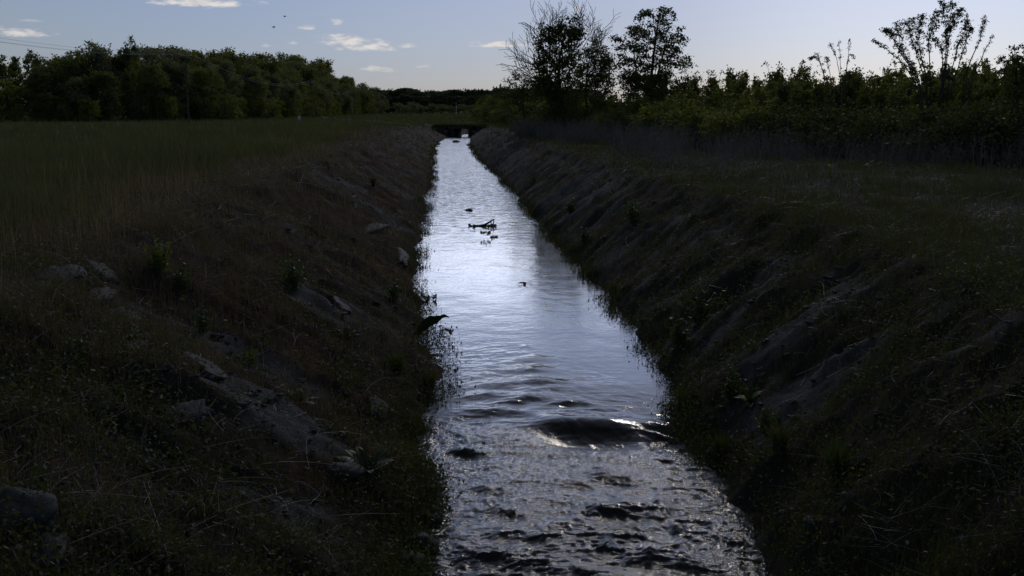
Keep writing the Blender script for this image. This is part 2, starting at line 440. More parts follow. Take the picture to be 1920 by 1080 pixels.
# ------------------------------------------------------------------ water
WEIR_A = at(995, 800, 0.1); WEIR_B = at(1178, 830, 0.05); WEIR_C = at(1235, 800, 0.08)
def water_h(x, y):
    lv = 0.14 * sstep(12.6, 15.5, y) + 0.05 * sstep(5, 12, y)
    h = lv.copy()
    # fast broken water below the sill
    px = (x - 1.2)
    chop = sstep(14.0, 12.9, y + 0.25 * np.abs(x - 2.2) * (x > 2.2) - 0.6 * sstep(1.2, -0.4, x))
    lowv = sstep(19.5, 15.0, y + 1.3 * np.clip(x - 1.0, 0, 3) )
    warp = 0.5 * (fbm(x * 0.8, y * 0.8, 3, 7) - 0.5)
    yy = y + warp + 0.10 * (x - 1.2) ** 2
    xx = x + 0.4 * (fbm(x * 0.7 + 9, y * 0.7, 2, 3) - 0.5)
    c1 = ridged(xx * 0.75, yy * 1.5, 2, 3) - 0.4
    c2 = ridged(xx * 2.2, yy * 3.9, 3, 9) - 0.4
    c3 = fbm(xx * 7.0, yy * 10.0, 3, 15) - 0.5
    c4 = ridged(xx * 13.0, yy * 19.0, 2, 21) - 0.4
    gate = 0.55 + 1.0 * sstep(0.35, 0.7, fbm(x * 0.6, y * 0.7, 2, 77))
    p0 = at(1090, 792, 0.16); dx0 = x - p0[0] - 0.12; dy0 = y - p0[1] + 0.16 * dx0
    pm = np.exp(-np.abs(dx0 / 0.74) ** 4) * sstep(-0.85, -0.5, dy0) * sstep(0.6, 0.25, dy0)
    chop = chop * (1 - 0.75 * pm); lowv = lowv * (1 - 0.7 * pm)
    h = h + chop * (0.026 * c1 + 0.037 * c2 * gate + 0.026 * c3 * gate + 0.018 * c4 + 0.016 * (fbm(xx * 8.0 - 1.5 * yy, yy * 2.2, 3, 55) - 0.5))
    h = h + lowv * (1 - chop) * (0.018 * c2 + 0.010 * c3 + 0.02 * c1)
    # standing waves fanning from the pool's tongue
    for cx, cy, w, l, a in [(1000, 680, .30, .16, .035), (985, 700, .42, .17, .050), (1000, 722, .50, .16, .065), (930, 728, .35, .18, .045),
                            (905, 745, .38, .18, .050), (1040, 735, .30, .13, .050), (1060, 758, .32, .13, .050), (985, 752, .40, .15, .055),
                            (930, 770, .45, .16, .050), (1080, 775, .28, .12, .035)]:
        p = at(cx, cy, 0.12)
        dx = (x - p[0]); dy = (y - p[1]) + 0.18 * dx * dx / w
        dy = dy + 0.10 * (fbm(x * 2.2 + cx, y * 1.1, 3, 5) - 0.5) * 2 + 0.12 * dx * math.sin(cx)
        h = h + 0.45 * a * np.exp(-(dx / w) ** 2) * (np.exp(-(dy / l) ** 2) - 0.6 * np.exp(-((dy + 1.6 * l) / l) ** 2)) * (0.35 + 1.5 * fbm(x * 2.6, y * 3.4 + cy, 3, 8))
    # the smooth pour-over across a sunken stone sill
    p0 = at(1090, 792, 0.16); wx = 0.74
    dx = x - p0[0] - 0.12; dy = y - p0[1] + 0.16 * dx
    side_ = np.exp(-np.abs(dx / wx) ** 4)
    edge_ = sstep(0.36, -0.58, dy)                   # falls toward the viewer
    hump = 0.10 * np.exp(-((dy - 0.12) / 0.30) ** 2)
    streak = fbm(x * 5.5 + 3.5 * y + 1.5 * vnoise(x * 2.0, y * 2.0), y * 1.6, 4, 33) - 0.5
    h = h + side_ * 0.030 * streak * 0.55 * sstep(0.5, -0.1, dy) * sstep(-1.0, -0.5, dy)
    h = h + side_ * (hump - 0.130 * edge_ * np.exp(-np.clip(-dy - 0.5, 0, 9) / 0.35))
    p1 = at(1236, 795, 0.12)
    dx = x - p1[0]; dy = y - p1[1] + 0.10
    h = h + np.exp(-np.abs(dx / 0.26) ** 4) * (0.05 * np.exp(-((dy - 0.1) / 0.22) ** 2) - 0.11 * sstep(0.25, -0.4, dy) * np.exp(-np.clip(-dy - 0.4, 0, 9) / 0.3))
    # larger boils and troughs of the riffle
    for cx, cy, w, l, a in [(1150, 895, .34, .13, .085), (1085, 905, .22, .12, .050), (1175, 955, .48, .16, .110), (1255, 985, .28, .13, .070), (1205, 1040, .50, .17, .100),
                            (905, 915, .25, .11, .060), (985, 1000, .35, .13, .075), (945, 960, .28, .10, .050), (875, 850, .24, .10, .085), (1050, 850, .8, .10, .040),
                            (1300, 1060, .3, .12, .06), (930, 1045, .35, .13, .06), (1080, 1065, .3, .12, .05)]:
        p = at(cx, cy, 0.05)
        dx = (x - p[0]); dy = (y - p[1]) + 0.25 * dx + 0.1 * dx * dx / w
        h = h + 0.75 * a * np.exp(-(dx / w) ** 2) * (np.exp(-(dy / l) ** 2) - 0.7 * np.exp(-((dy + 1.5 * l) / (1.2 * l)) ** 2)) * (0.7 + 0.9 * c2)
    # calm pool: faint swell, little wakes behind snags
    pool = sstep(15, 19, y)
    h = h + pool * 0.012 * (fbm(x * 0.9, y * 0.6, 3, 51) - 0.5)
    for cx, cy, w, a in [(985, 532, .5, .018), (875, 392, .9, .02), (915, 430, .9, .02), (850, 318, 1.3, .03), (870, 370, 1.0, .025), (985, 655, .18, .02)]:
        p = at(cx, cy, 0.12)
        dx = (x - p[0]); dy = p[1] - y
        wake = np.exp(-((np.abs(dx) - 0.35 * np.clip(dy, 0, 9)) / (0.10 * w + 0.05)) ** 2) * np.exp(-np.abs(dy) / (w * 1.5)) * (dy > -0.15)
        h = h + 0.35 * a * wake * np.sin(dy * 9 + 1.0)
    return h, np.clip(chop + 0.25 * lowv, 0, 1)

def water():
    ys = [3.0]
    while ys[-1] < 24: ys.append(ys[-1] + 0.0017 * max(ys[-1], 6.5))
    while ys[-1] < 330: ys.append(ys[-1] * 1.006)
    ys = np.array(ys)
    u = np.linspace(0, 1, 290)
    xl = XL(ys)[:, None] - 0.5; xr = XR(ys)[:, None] + 0.5
    X = xl + (xr - xl) * u[None]; Y = np.broadcast_to(ys[:, None], X.shape)
    Z, ch = water_h(X, Y)
    nr, nc = X.shape
    idx = np.arange(nr * nc).reshape(nr, nc)
    Q = np.stack([idx[:-1, :-1], idx[:-1, 1:], idx[1:, 1:], idx[1:, :-1]], -1).reshape(-1, 4)
    o = mk('stream', np.stack([X, Y, Z], -1).reshape(-1, 3), Q, None, M['water'], None, {'chop': ch.ravel(), 'swell': (0.16 + 1.15 * sstep(27, 56, Y)).ravel()}, True)
    tag(o, 'narrow stream shining between its dark banks, breaking over a sill in front', 'stream', kind='structure')
water()

# ------------------------------------------------------------------ ground cover (nobody could count it)
def sample(n, d0, d1, pw, lo=-0.50, hi=0.64, pad=2.0):
    u = rng.random(n); k = 1 - pw
    D = (d0 ** k + u * (d1 ** k - d0 ** k)) ** (1 / k)
    X = (lo * D - pad) + rng.random(n) * ((hi - lo) * D + 2 * pad)
    return X, D

def keep(x, y, p):
    m = rng.random(len(x)) < p
    return x[m], y[m]

def pts(x, y, dz=0.0): return np.stack([x, y, H(x, y) + dz], 1)

def grass_object(name, label, cat, mat, X, Y, h0, h1, wmin, leanamt, pix=0.00055, clump=0.6):
    n = len(X)
    cen = rng.integers(0, n, n) // 24 * 24; tu = rng.random(n) < clump      # gather blades into tufts
    near = np.argsort(Y); rank = np.empty(n, int); rank[near] = np.arange(n)
    cidx = near[np.minimum(n - 1, rank // 24 * 24 + (rng.random(n) * 3).astype(int))]
    r_ = 0.07 * (1 + Y / 50)
    X = np.where(tu, X[cidx] + rng.normal(size=n) * r_, X); Y = np.where(tu, Y[cidx] + rng.normal(size=n) * r_, Y)
    lift = np.where(tu, 1.25, 0.8)
    h = h0 + (h1 - h0) * rng.random(n) ** 1.3
    h *= lift * (0.35 + 1.3 * fbm(X * 0.45, Y * 0.45, 3, 201))
    w = np.maximum(wmin * (0.7 + 0.6 * rng.random(n)), pix * Y)
    ang = rng.random(n) * 6.283; la = leanamt * rng.random(n)
    lean = np.stack([np.cos(ang) * la, np.sin(ang) * la], 1)
    V, Q, T = blades(pts(X, Y), h, w, lean, rng)
    var = np.repeat(np.clip(rng.random(n) * 0.7 + 0.6 * (fbm(X * 0.2, Y * 0.2, 2, 5) - 0.3), 0, 1), 5)
    o = mk(name, V, Q, T, mat, None, {'var': var})
    return tag(o, label, cat, kind='stuff')

x, y = sample(330000, 7, 640, 1.2, -0.50, 0.20)
sd_ = side(x, y); x, y = keep(x, y, np.where(sd_ < 0, 1.0, sstep(120, 170, y)) * (np.hypot(x - 3, (y - 166.5)) > 8) * sstep(1.3, 2.3, np.abs(sd_) + 1.3 * sstep(110, 160, y) + 0.9 * (fbm(x * 0.25, y * 0.25, 3) - 0.5)))
grass_object('meadow_grass', 'dark green uncut grass covering the meadow left of the stream', 'grass', M['meadow'], x, y, 0.25, 0.65, 0.005, 0.5)

x, y = sample(26000, 9, 170, 1.2, -0.50, 0.05)
sd_ = -side(x, y); x, y = keep(x, y, (sd_ > 1.3) * (0.08 + 0.92 * sstep(0.50, 0.66, fbm(x * 0.16, y * 0.10, 3, 1501))))
grass_object('seed_stalks', 'patches of taller straw coloured stalks among the meadow grass', 'grass', M['dry_grass'], x, y, 0.40, 0.80, 0.004, 0.45, 0.0005, 0.4)

x, y = sample(330000, 4.5, 170, 1.25, -0.50, 0.05)
sd_ = -side(x, y); dry = fbm(x * 0.35, y * 0.45, 3, 301)
p = np.where(sd_ > 0.75, sstep(2.9, 1.7, sd_ + 0.6 * (dry - 0.5)), (0.35 + 0.65 * sstep(0.40, 0.56, dry)) * 0.9) * (sd_ > 0.06) * (1 - bare_mask(x, y)) * (0.25 + 0.75 * sstep(0.36, 0.58, fbm(x * 0.8, y * 1.0, 3, 1301)))
x, y = keep(x, y, p)
grass_object('dry_grass', 'dry brown grass along the shoulder and slope of the left bank', 'grass', M['dry_grass'], x, y, 0.08, 0.36, 0.003, 0.95, 0.0004)

x, y = sample(330000, 4.5, 170, 1.25, 0.0, 0.64)
sd_ = side(x, y); gn = fbm(x * 0.4, y * 0.6, 3, 401)
p = np.where(sd_ > 0.95, 0.95, (0.3 + 0.7 * sstep(0.40, 0.56, gn)) * 0.8) * (sd_ > 0.06) * (1 - 0.97 * bare_mask(x, y)) * (0.2 + 0.8 * sstep(0.38, 0.60, fbm(x * 0.8, y * 1.0, 3, 1401)))
x, y = keep(x, y, p)
grass_object('rough_grass', 'rough olive grass on the right bank and the strip before the weeds', 'grass', M['rough_grass'], x, y, 0.07, 0.34, 0.004, 0.95, 0.0005)

def leafy(name, label, mat, X, Y, nleaf, rad, size):
    P = pts(X, Y)
    n = len(P)
    sp = rad * (0.5 + rng.random(n))
    off = rng.normal(size=(n, nleaf, 3)) * sp[:, None, None] * np.array([0.55, 0.55, 0.55])
    off[:, :, 2] = np.abs(off[:, :, 2]) * 1.3 + 0.01
    Cn = (P[:, None] + off).reshape(-1, 3)
    szs = np.repeat(np.maximum(size * (0.7 + 0.6 * rng.random(n)), 0.0011 * Y), nleaf)
    V, Q, var = leaves(Cn, szs, rng, 0.42)
    o = mk(name, V, Q, None, mat, None, {'var': var})
    return tag(o, label, 'weeds', kind='stuff')

x, y = sample(75000, 4.5, 120, 1.3)
sd_ = np.abs(side(x, y)); wn = fbm(x * 0.5, y * 0.8, 3, 501)
p = (0.25 + 0.75 * sstep(0.36, 0.55, wn)) * (sd_ > 0.05) * sstep(2.6, 1.2, sd_) * (1 - 0.98 * bare_mask(x, y))
x, y = keep(x, y, p)
leafy('bank_weeds', 'low dark leafy weeds creeping over both banks', M['weed'], x, y, 13, 0.17, 0.040)

# the fringe that hangs over the water on both sides
n = 8000
D = (5 ** -0.3 + rng.random(n) * (130 ** -0.3 - 5 ** -0.3)) ** (1 / -0.3)
lf = rng.random(n) < 0.5
dens = sstep(0.38, 0.62, fbm(D * 0.8, D * 0 + lf * 50.0, 3, 601))
s_ = np.abs(rng.normal(size=n)) * 0.20 * np.where(lf, 1.4, 1.0) - np.where(D < 15, 0.08, 0.16) * dens
x = np.where(lf, XL(D) - s_, XR(D) + s_)
x, D2 = keep(x, D, 0.15 + 0.85 * dens)
P = pts(x, D2); P[:, 2] = np.maximum(P[:, 2], 0.06)
g = Geo()
nl = 16
off = rng.normal(size=(len(P), nl, 3)) * np.array([0.11, 0.11, 0.09]); off[:, :, 2] = np.abs(off[:, :, 2])
V, Q, var = leaves((P[:, None] + off).reshape(-1, 3), np.repeat(np.maximum(0.045, 0.0011 * D2), nl), rng, 0.45)
g.add(V, Q, None, var)
i = rng.random(len(P)) < 0.8
Pb = np.repeat(P[i], 3, 0) + rng.normal(size=(i.sum() * 3, 3)) * np.array([0.08, 0.08, 0])
la = rng.random(len(Pb)) * 0.8; an = rng.random(len(Pb)) * 6.28
V, Q, T = blades(Pb, 0.12 + 0.30 * rng.random(len(Pb)) ** 2, np.maximum(0.006, 0.0005 * Pb[:, 1]), np.stack([np.cos(an) * la, np.sin(an) * la], 1), rng)
g.add(V, Q, T, np.repeat(rng.random(len(Pb)), 5))
tag(g.build('waterside_weeds', M['weed']), 'ragged fringe of small dark leaves and blades hanging over both water edges', 'weeds', kind='stuff')

# pale straw and dark twigs lying about the slopes
def stems(name, label, mat, n, d0, d1, lo, hi, l0, l1, r0, upr, cond):
    X, Y = sample(n, d0, d1, 1.35, lo, hi)
    X, Y = keep(X, Y, cond(X, Y))
    P = pts(X, Y, 0.04)
    n = len(P)
    a = rng.random(n) * 6.283
    Lh = l0 + (l1 - l0) * rng.random(n) ** 2
    up_ = upr * rng.random(n) ** 1.5
    d = unit(np.stack([np.cos(a), np.sin(a), up_], 1))
    bend = rng.normal(size=(n, 3)) * 0.25; bend[:, 2] = -np.abs(bend[:, 2]) * 0.4
    rad = np.maximum(r0 * (0.6 + 0.8 * rng.random(n)), 0.00022 * Y)
    g = Geo(); A = P; A0 = A
    var = rng.random(n)
    for k in range(3):
        Bp = A + unit(d + bend * k * 0.8) * (Lh / 3)[:, None]
        gz = H(Bp[:, 0], Bp[:, 1]) + 0.015
        Bp[:, 2] = np.maximum(Bp[:, 2], gz)
        V, Q = tubes(A, Bp, rad * (1 - 0.25 * k), rad * (0.75 - 0.25 * k), 3)
        g.add(V, Q, None, np.repeat(var, 6)); A = Bp
    return tag(g.build(name, mat), label, 'stems', kind='stuff')
stems('straw_stems', 'pale dead straw stems scattered over the near slopes', M['straw'], 8500, 4.5, 45, -0.5, 0.64, 0.12, 0.75, 0.0026, 0.7,
      lambda x, y: (np.abs(side(x, y)) > 0.1) * (0.25 + 0.75 * sstep(0.42, 0.6, fbm(x * 0.7, y * 0.7, 2, 701))))
stems('dark_twigs', 'thin dark twigs and dead stalks standing in the rough grass', M['twig'], 3800, 6, 50, -0.5, 0.64, 0.25, 1.0, 0.003, 2.5,
      lambda x, y: (np.abs(side(x, y)) > 0.5) * np.where(side(x, y) > 0, 1.0, 0.25))

# the belt of grey dead stalks in front of the right hedge
HX = np.array([31.0, 26.0, 20.0, 14.5, 11.0, 10.5, 10.0]); HY = np.array([29.0, 33.0, 42.0, 58.0, 80.0, 110.0, 300.0])
def hedge_x(y): return np.interp(y, HY, HX)
n = 19000
D = 20 + 78 * rng.random(n) ** 1.6
x = XR(D) + 3.4 + rng.random(n) * np.clip(hedge_x(D) - XR(D) - 3.4, 0.5, 99)
w_ = fbm(x * 0.35, D * 0.3, 3, 801) - 0.10 + 0.5 * sstep(7, 0, hedge_x(D) - x)
x, D = keep(x, D, sstep(0.42, 0.75, w_))
P = pts(x, D)
n = len(P)
h = 0.45 + 1.2 * rng.random(n) ** 1.5; h *= 0.5 + 1.0 * fbm(x * 0.6, D * 0.6, 3, 31)
ln = rng.normal(size=(n, 2)) * 0.30
g = Geo()
V, Q, T = blades(P, h, np.maximum(0.010, 0.0005 * D), ln, rng); g.add(V, Q, T, np.repeat(rng.random(n), 5))
tt = 0.40 + 0.60 * rng.random((n, 12))
Cn = P[:, None] + np.stack([ln[:, 0:1] * h[:, None] * tt, ln[:, 1:2] * h[:, None] * tt, h[:, None] * tt], -1) + rng.normal(size=(n, 12, 3)) * np.array([0.085, 0.085, 0.05])
V, Q, var = leaves(Cn.reshape(-1, 3), 0.055, rng, 0.35, 0.5); g.add(V, Q, None, var)
tag(g.build('dead_stalks', M['reed']), 'belt of grey dead weed stalks with feathery tops before the hedge', 'weeds', kind='stuff')

# broken clods and pebbles lying on the bare patches and among the grass
n = 26000
x, y = sample(n, 4.5, 60, 1.35)
t_ = np.abs(side(x, y))
x, y = keep(x, y, (t_ > 0.04) * (t_ < 1.15) * (0.30 + 0.70 * bare_mask(x, y)))
n = len(x)
import bmesh
bm_ = bmesh.new(); bmesh.ops.create_icosphere(bm_, subdivisions=1, radius=1.0)
Vi = np.array([v.co[:] for v in bm_.verts]); Ti = np.array([[v.index for v in f.verts] for f in bm_.faces]); bm_.free()
rad = 0.010 + 0.050 * rng.random(n) ** 4
Vs = Vi[None] * np.clip(1 + 0.42 * rng.normal(size=(n, len(Vi), 1)), 0.3, 1.9) * rad[:, None, None] * np.array([1.2, 1.0, 0.6]) + pts(x, y)[:, None] + np.array([0, 0, 0.2])[None, None] * rad[:, None, None]
Ts = Ti[None] + (np.arange(n) * len(Vi))[:, None, None]
tag(mk('rubble', Vs.reshape(-1, 3), None, Ts.reshape(-1, 3), M['stone']), 'broken clods and small stones strewn over the bare patches of both banks', 'rubble', kind='stuff')

# ------------------------------------------------------------------ helpers for single things
def hit(px, py, tmax=260):          # the spot of ground seen at a pixel
    d = ray(px, py); d = d / np.linalg.norm(d)
    t = np.geomspace(3.5, tmax, 3000)
    P = CAM + d * t[:, None]
    z = np.maximum(H(P[:, 0], P[:, 1]), 0.06)
    i = np.argmax(P[:, 2] < z)
    return np.array([P[i, 0], P[i, 1], z[i]])

def slope_at(p):
    e = 0.5
    return (H(p[0] + e, p[1]) - H(p[0] - e, p[1])) / (2 * e), (H(p[0], p[1] + e) - H(p[0], p[1] - e)) / (2 * e)

# ------------------------------------------------------------------ trees
def skeleton(trunk, tips, rg, rtip, rbase, wig=0.12, up=0.25):
    """branches: every tip is tied to the nearest lower point of what has grown so far"""
    nodes = [np.array(p, float) for p in trunk]
    par = [-1] + list(range(len(trunk) - 1))
    base = nodes[0]
    tips = np.asarray(tips, float)
    order = np.argsort(np.min(np.linalg.norm(tips[:, None] - np.array(nodes)[None], axis=2), axis=1))
    for k in order:
        t = tips[k]; Nn = np.array(nodes)
        d = np.linalg.norm(Nn - t, axis=1)
        hor = np.linalg.norm(Nn[:, :2] - t[:2], axis=1)
        pen = np.clip(Nn[:, 2] - (t[2] - 0.35 * hor), 0, 99) * 2.0
        pen[0] += 1e3
        j = int(np.argmin(d + pen)); a = Nn[j]; Ld = d[j]
        m = max(1, min(4, int(Ld / 0.6)))
        prev = j
        for q in range(1, m + 1):
            f = q / m
            p = a + (t - a) * f
            if q < m:
                p = p + rg.normal(size=3) * wig * Ld / m
                p[2] -= up * Ld * f * (1 - f) * 0.6
            nodes.append(p); par.append(prev); prev = len(nodes) - 1
    Nn = np.array(nodes); par = np.array(par)
    n = len(Nn); r = np.zeros(n); has = np.zeros(n, bool); has[par[1:]] = True
    acc = np.where(has, 0.0, rtip ** 2.3)
    for i in range(n - 1, 0, -1): acc[par[i]] += acc[i]
    # parents always come before their children, so one backward pass is enough
    r = acc ** (1 / 2.3)
    r = r * min(1.0, rbase / max(r[0], 1e-6)) if r[0] > rbase else r
    r = np.maximum(r, rtip * 0.7)
    for i in range(len(trunk)): r[i] = max(r[i], rbase * (1 - 0.75 * i / max(1, len(trunk) - 1)))
    A = Nn[par[1:]]; B = Nn[1:]
    rA = np.minimum(r[par[1:]], r[1:] * 1.5); rB = r[1:]
    V, Q = tubes(A, B, rA, rB, 5)
    return V, Q, Nn

def lobes_tips(rg, n, lobes):
    out = []
    w = np.array([l[3] ** 2 for l in lobes]); w = w / w.sum()
    for l, k in zip(lobes, rg.multinomial(n, w)):
        d = unit(rg.normal(size=(k, 3)))
        rr = rg.random(k) ** 0.35
        out.append(np.array(l[:3]) + d * rr[:, None] * np.array([l[3], l[3], l[4]]))
    return np.concatenate(out)

def tree_proto(name, rg, h, lobes, ntip, lpt, lsize, spread, leafmat, trunk_top=0.6, lean=0.0, rbase=0.22, label_parts=True):
    tips = lobes_tips(rg, ntip, lobes)
    tips = tips[tips[:, 2] > 0.06 * h]
    tr = [(0, 0, -0.2)] + [(lean * f + rg.normal() * 0.02 * h * 0.5, rg.normal() * 0.01 * h, h * f) for f in np.linspace(0.12, trunk_top, 6)]
    V, Q, Nn = skeleton(tr, tips, rg, 0.018, rbase)
    root = empty(name, (0, 0, 0))
    Geo().add(V, Q).build('trunk', M['bark'], root)
    k = np.maximum(1, rg.poisson(lpt, len(tips)))
    Cn = np.repeat(tips, k, 0) + rg.normal(size=(k.sum(), 3)) * spread * np.array([1, 1, 0.7])
    V, Q, var = leaves(Cn, lsize, rg, 0.55)
    Geo().add(V, Q, None, var).build('crown', leafmat, root)
    return root

def broad(seed, h, wid, leafmat, name='broadleaf_tree', low=0.02, ntip=430, lpt=20, ls=0.46):
    rg = np.random.default_rng(seed)
    lobes = [(0, 0, h * 0.50, wid * 0.58, h * 0.46)]
    for k in range(9):
        a = rg.random() * 6.283; zz = rg.uniform(low + 0.08, 0.9); rr = wid * 0.55 * math.sqrt(max(0.05, 1 - abs(zz - 0.45) / 0.6)) * rg.uniform(0.6, 1.1)
        lobes.append((math.cos(a) * rr, math.sin(a) * rr, h * zz, wid * rg.uniform(0.2, 0.34), h * rg.uniform(0.09, 0.15)))
    for k in range(3):
        lobes.append((rg.normal() * wid * 0.2, rg.normal() * wid * 0.2, h * rg.uniform(0.86, 0.95), wid * rg.uniform(0.09, 0.18), h * 0.06))
    return tree_proto(name, rg, h, lobes, ntip, lpt, ls, 0.42 * h / 15 + 0.12, leafmat)

def pointed(seed, h, wid, leafmat, name='poplar_tree', ntip=360, lpt=18, ls=0.42):
    rg = np.random.default_rng(seed)
    lobes = [(0, 0, h * 0.45, wid * 0.55, h * 0.42)]
    for k in range(6):
        lobes.append((rg.normal() * wid * 0.22, rg.normal() * wid * 0.22, h * rg.uniform(0.72, 0.92), wid * rg.uniform(0.10, 0.18), h * rg.uniform(0.08, 0.12)))
    return tree_proto(name, rg, h, lobes, ntip, lpt, ls, 0.28, leafmat, 0.85)

class Bank:                         # a set of prototypes; the first use takes the prototype itself
    def __init__(s, protos): s.p = protos; s.used = [False] * len(protos)
    def put(s, i, loc, scale, rz, label, cat, group=None):
        i = i % len(s.p)
        o = s.p[i] if not s.used[i] else copy_tree(s.p[i])
        s.used[i] = True
        o.location = loc; o.scale = scale if hasattr(scale, '__len__') else (scale,) * 3
        o.rotation_euler = (0, 0, rz)
        for k in ('label', 'category', 'group'):
            if k in o: del o[k]
        return tag(o, label, cat, group)
    def drop(s):
        for i, u in enumerate(s.used):
            if not u:
                for ch in list(s.p[i].children): bpy.data.objects.remove(ch)
                bpy.data.objects.remove(s.p[i])

def ztop(px, py, y): return at_y(px, py, y)[2]
def gz(x, y): return float(H(np.array([x]), np.array([y]))[0])

# --- the wood along the left edge of the meadow
rw = np.random.default_rng(21)
woodB = Bank([broad(101, 15, 8.5, M['wood_leaf']), broad(102, 15, 7.0, M['wood_leaf']), broad(103, 15, 9.5, M['wood_leaf']),
              broad(104, 15, 8.0, M['grey_leaf'], 'willow_tree'), broad(105, 15, 7.0, M['grey_leaf'], 'willow_tree'), pointed(106, 15, 5.5, M['wood_leaf']), pointed(107, 15, 5.0, M['wood_leaf'])])
understory = Bank([broad(111, 5, 4.6, M['lime_leaf'], 'hedge_shrub', 0.0, 150, 16, 0.26), broad(112, 5, 4.0, M['lime_leaf'], 'hedge_shrub', 0.0, 150, 16, 0.26),
                   broad(113, 5, 5.0, M['wood_leaf'], 'hedge_shrub', 0.0, 150, 16, 0.26)])
SKX = [-200, 0, 40, 60, 95, 140, 165, 180, 205, 225, 245, 262, 290, 340, 375, 395, 415, 440, 455, 475, 500, 520, 550, 575, 592, 612, 625, 650, 672, 690, 712, 730, 742]
SKY = [100, 98, 95, 92, 86, 90, 88, 74, 86, 92, 84, 90, 86, 85, 97, 96, 86, 90, 91, 96, 100, 108, 102, 102, 112, 126, 139, 140, 146, 152, 150, 153, 160]
EDGE = np.array([(-175, 216), (-130, 208), (-98, 204), (-70, 206), (-54, 240), (-47, 300), (-46, 370), (-46, 450), (-43, 540), (-38, 620)], float)
seg = np.linalg.norm(np.diff(EDGE, axis=0), axis=1); cum = np.concatenate([[0], np.cumsum(seg)])
def along(s): return np.array([np.interp(s, cum, EDGE[:, 0]), np.interp(s, cum, EDGE[:, 1])])
KIND = {0: 'round crowned dark tree', 1: 'narrow dark tree', 2: 'wide dark tree', 3: 'greyish willow', 4: 'slender greyish willow', 5: 'upright pointed dark tree', 6: 'slim pointed dark tree'}
def where_px(px):
    if px < 130: return 'at the photo\'s left edge'
    if px < 330: return 'left of the utility pole'
    if px < 420: return 'behind the utility pole'
    if px < 545: return 'right of the utility pole'
    if px < 620: return 'where the wood steps down'
    return 'at the low far end'
for row, (off, step) in enumerate([(0, 6.0), (7, 7.0), (15, 8.0)]):
    s = rw.random() * 4
    while s < cum[-1]:
        p = along(s); q = along(min(cum[-1], s + 1)); r0 = along(max(0, s - 1)); t = unit(q - r0); nrm = np.array([-t[1], t[0]])
        if nrm[1] < 0 and abs(nrm[1]) > abs(nrm[0]): nrm = -nrm
        if nrm[0] > 0 and abs(nrm[0]) > abs(nrm[1]): nrm = -nrm
        x, y = p + nrm * (off + rw.normal() * 1.0)
        px, _, _ = project(np.array([[x, y, 2.0]])); px = float(px[0])
        f = p[1] / 210.0
        s += step * rw.uniform(0.8, 1.25) * max(1.0, f ** 1.3)
        if px < -90: continue
        g0 = gz(x, y); zt = ztop(px, np.interp(px, SKX, SKY), y)
        hh = (zt - g0) * (rw.uniform(0.62, 0.84) if row == 0 else rw.uniform(0.84, 0.98) if row == 1 else rw.uniform(0.88, 1.05))
        i = int(rw.choice([5, 6, 5, 1, 3])) if px < 170 and row == 2 else int(rw.choice([0, 1, 2, 3, 4, 3, 5, 6]))
        sc_ = hh / 15.3
        woodB.put(i, (x, y, g0), (sc_ * rw.uniform(0.9, 1.1), sc_ * rw.uniform(0.9, 1.1), sc_), rw.random() * 6.28,
                  '%s, %s row of the left wood, %s' % (KIND[i], ['front', 'middle', 'back'][row], where_px(px)), 'tree', 'trees of the wood left of the meadow')
# two that stick out of the skyline
for px, py, lab, i in [(180, 72, 'dark tree whose round head stands above the left wood skyline', 0), (246, 66, 'thin tipped tree sticking up highest from the left wood skyline', 6)]:
    Y = 224.0; p = at_y(px, 200, Y); g0 = gz(p[0], Y); s_ = (ztop(px, py, Y) - g0) / 15.3
    woodB.put(i, (p[0], Y, g0), (s_ * 0.8, s_ * 0.8, s_), 1.0, lab, 'tree')
woodB.drop()
s = 2.0
while s < cum[-1] * 0.93:
    p = along(s); x, y = p[0] + rw.normal() * 1.2 + (1.5 if p[1] > 230 else 0), p[1] - 4.5 + rw.normal() * 1.0
    px, _, _ = project(np.array([[x, y, 2.0]])); px = float(px[0])
    s += rw.uniform(3.5, 7) * max(1.0, (p[1] / 210) ** 1.3)
    if px < -60: continue
    i = int(rw.integers(0, 3)); sc_ = rw.uniform(0.6, 1.25) * (1.5 if px < 60 else 1.0)
    understory.put(i, (x, y, gz(x, y)), sc_, rw.random() * 6.28, '%s shrub, foot of the left wood, %s' % (['bushy yellow green', 'narrow yellow green', 'dark green'][i], where_px(px)), 'shrub', 'shrubs along the foot of the left wood')
understory.drop()

# --- the far wood that closes the valley
farB = Bank([broad(121, 14, 10, M['far_leaf'], 'wood_tree', 0.0, 330, 16, 0.9), broad(122, 14, 12, M['far_leaf'], 'wood_tree', 0.0, 330, 16, 0.9), broad(123, 14, 9, M['far_leaf'], 'wood_tree', 0.0, 330, 16, 0.9)])
FX = [650, 740, 760, 800, 840, 880, 900, 950, 1000, 1100]; FY = [168, 170, 165, 171, 168, 169, 168, 166, 166, 168]
for row in range(3):
    px = 640.0 + row * 7
    while px < 1120:
        Y = 640 + row * 25 + rw.uniform(-10, 10)
        p = at_y(px, 205, Y); g0 = gz(p[0], Y)
        py = np.interp(px, FX, FY) + rw.uniform(-3, 4) + (8 if row == 0 else 0)
        s_ = (ztop(px, py, Y) - g0) / 14.2
        i = int(rw.integers(0, 3))
        farB.put(i, (p[0], Y, g0), (s_ * 1.1, s_ * 1.1, s_), rw.random() * 6.28,
                 'distant dark tree, %s row of the far wood, %s' % (['front', 'middle', 'back'][row], 'left of the culvert' if px < 860 else 'beyond the right hedge'), 'tree', 'trees of the far wood')
        px += rw.uniform(13, 20)
farB.drop()
paleB = Bank([broad(131, 6, 7, M['grey_leaf'], 'willow_shrub', 0.0, 150, 12, 0.4)])
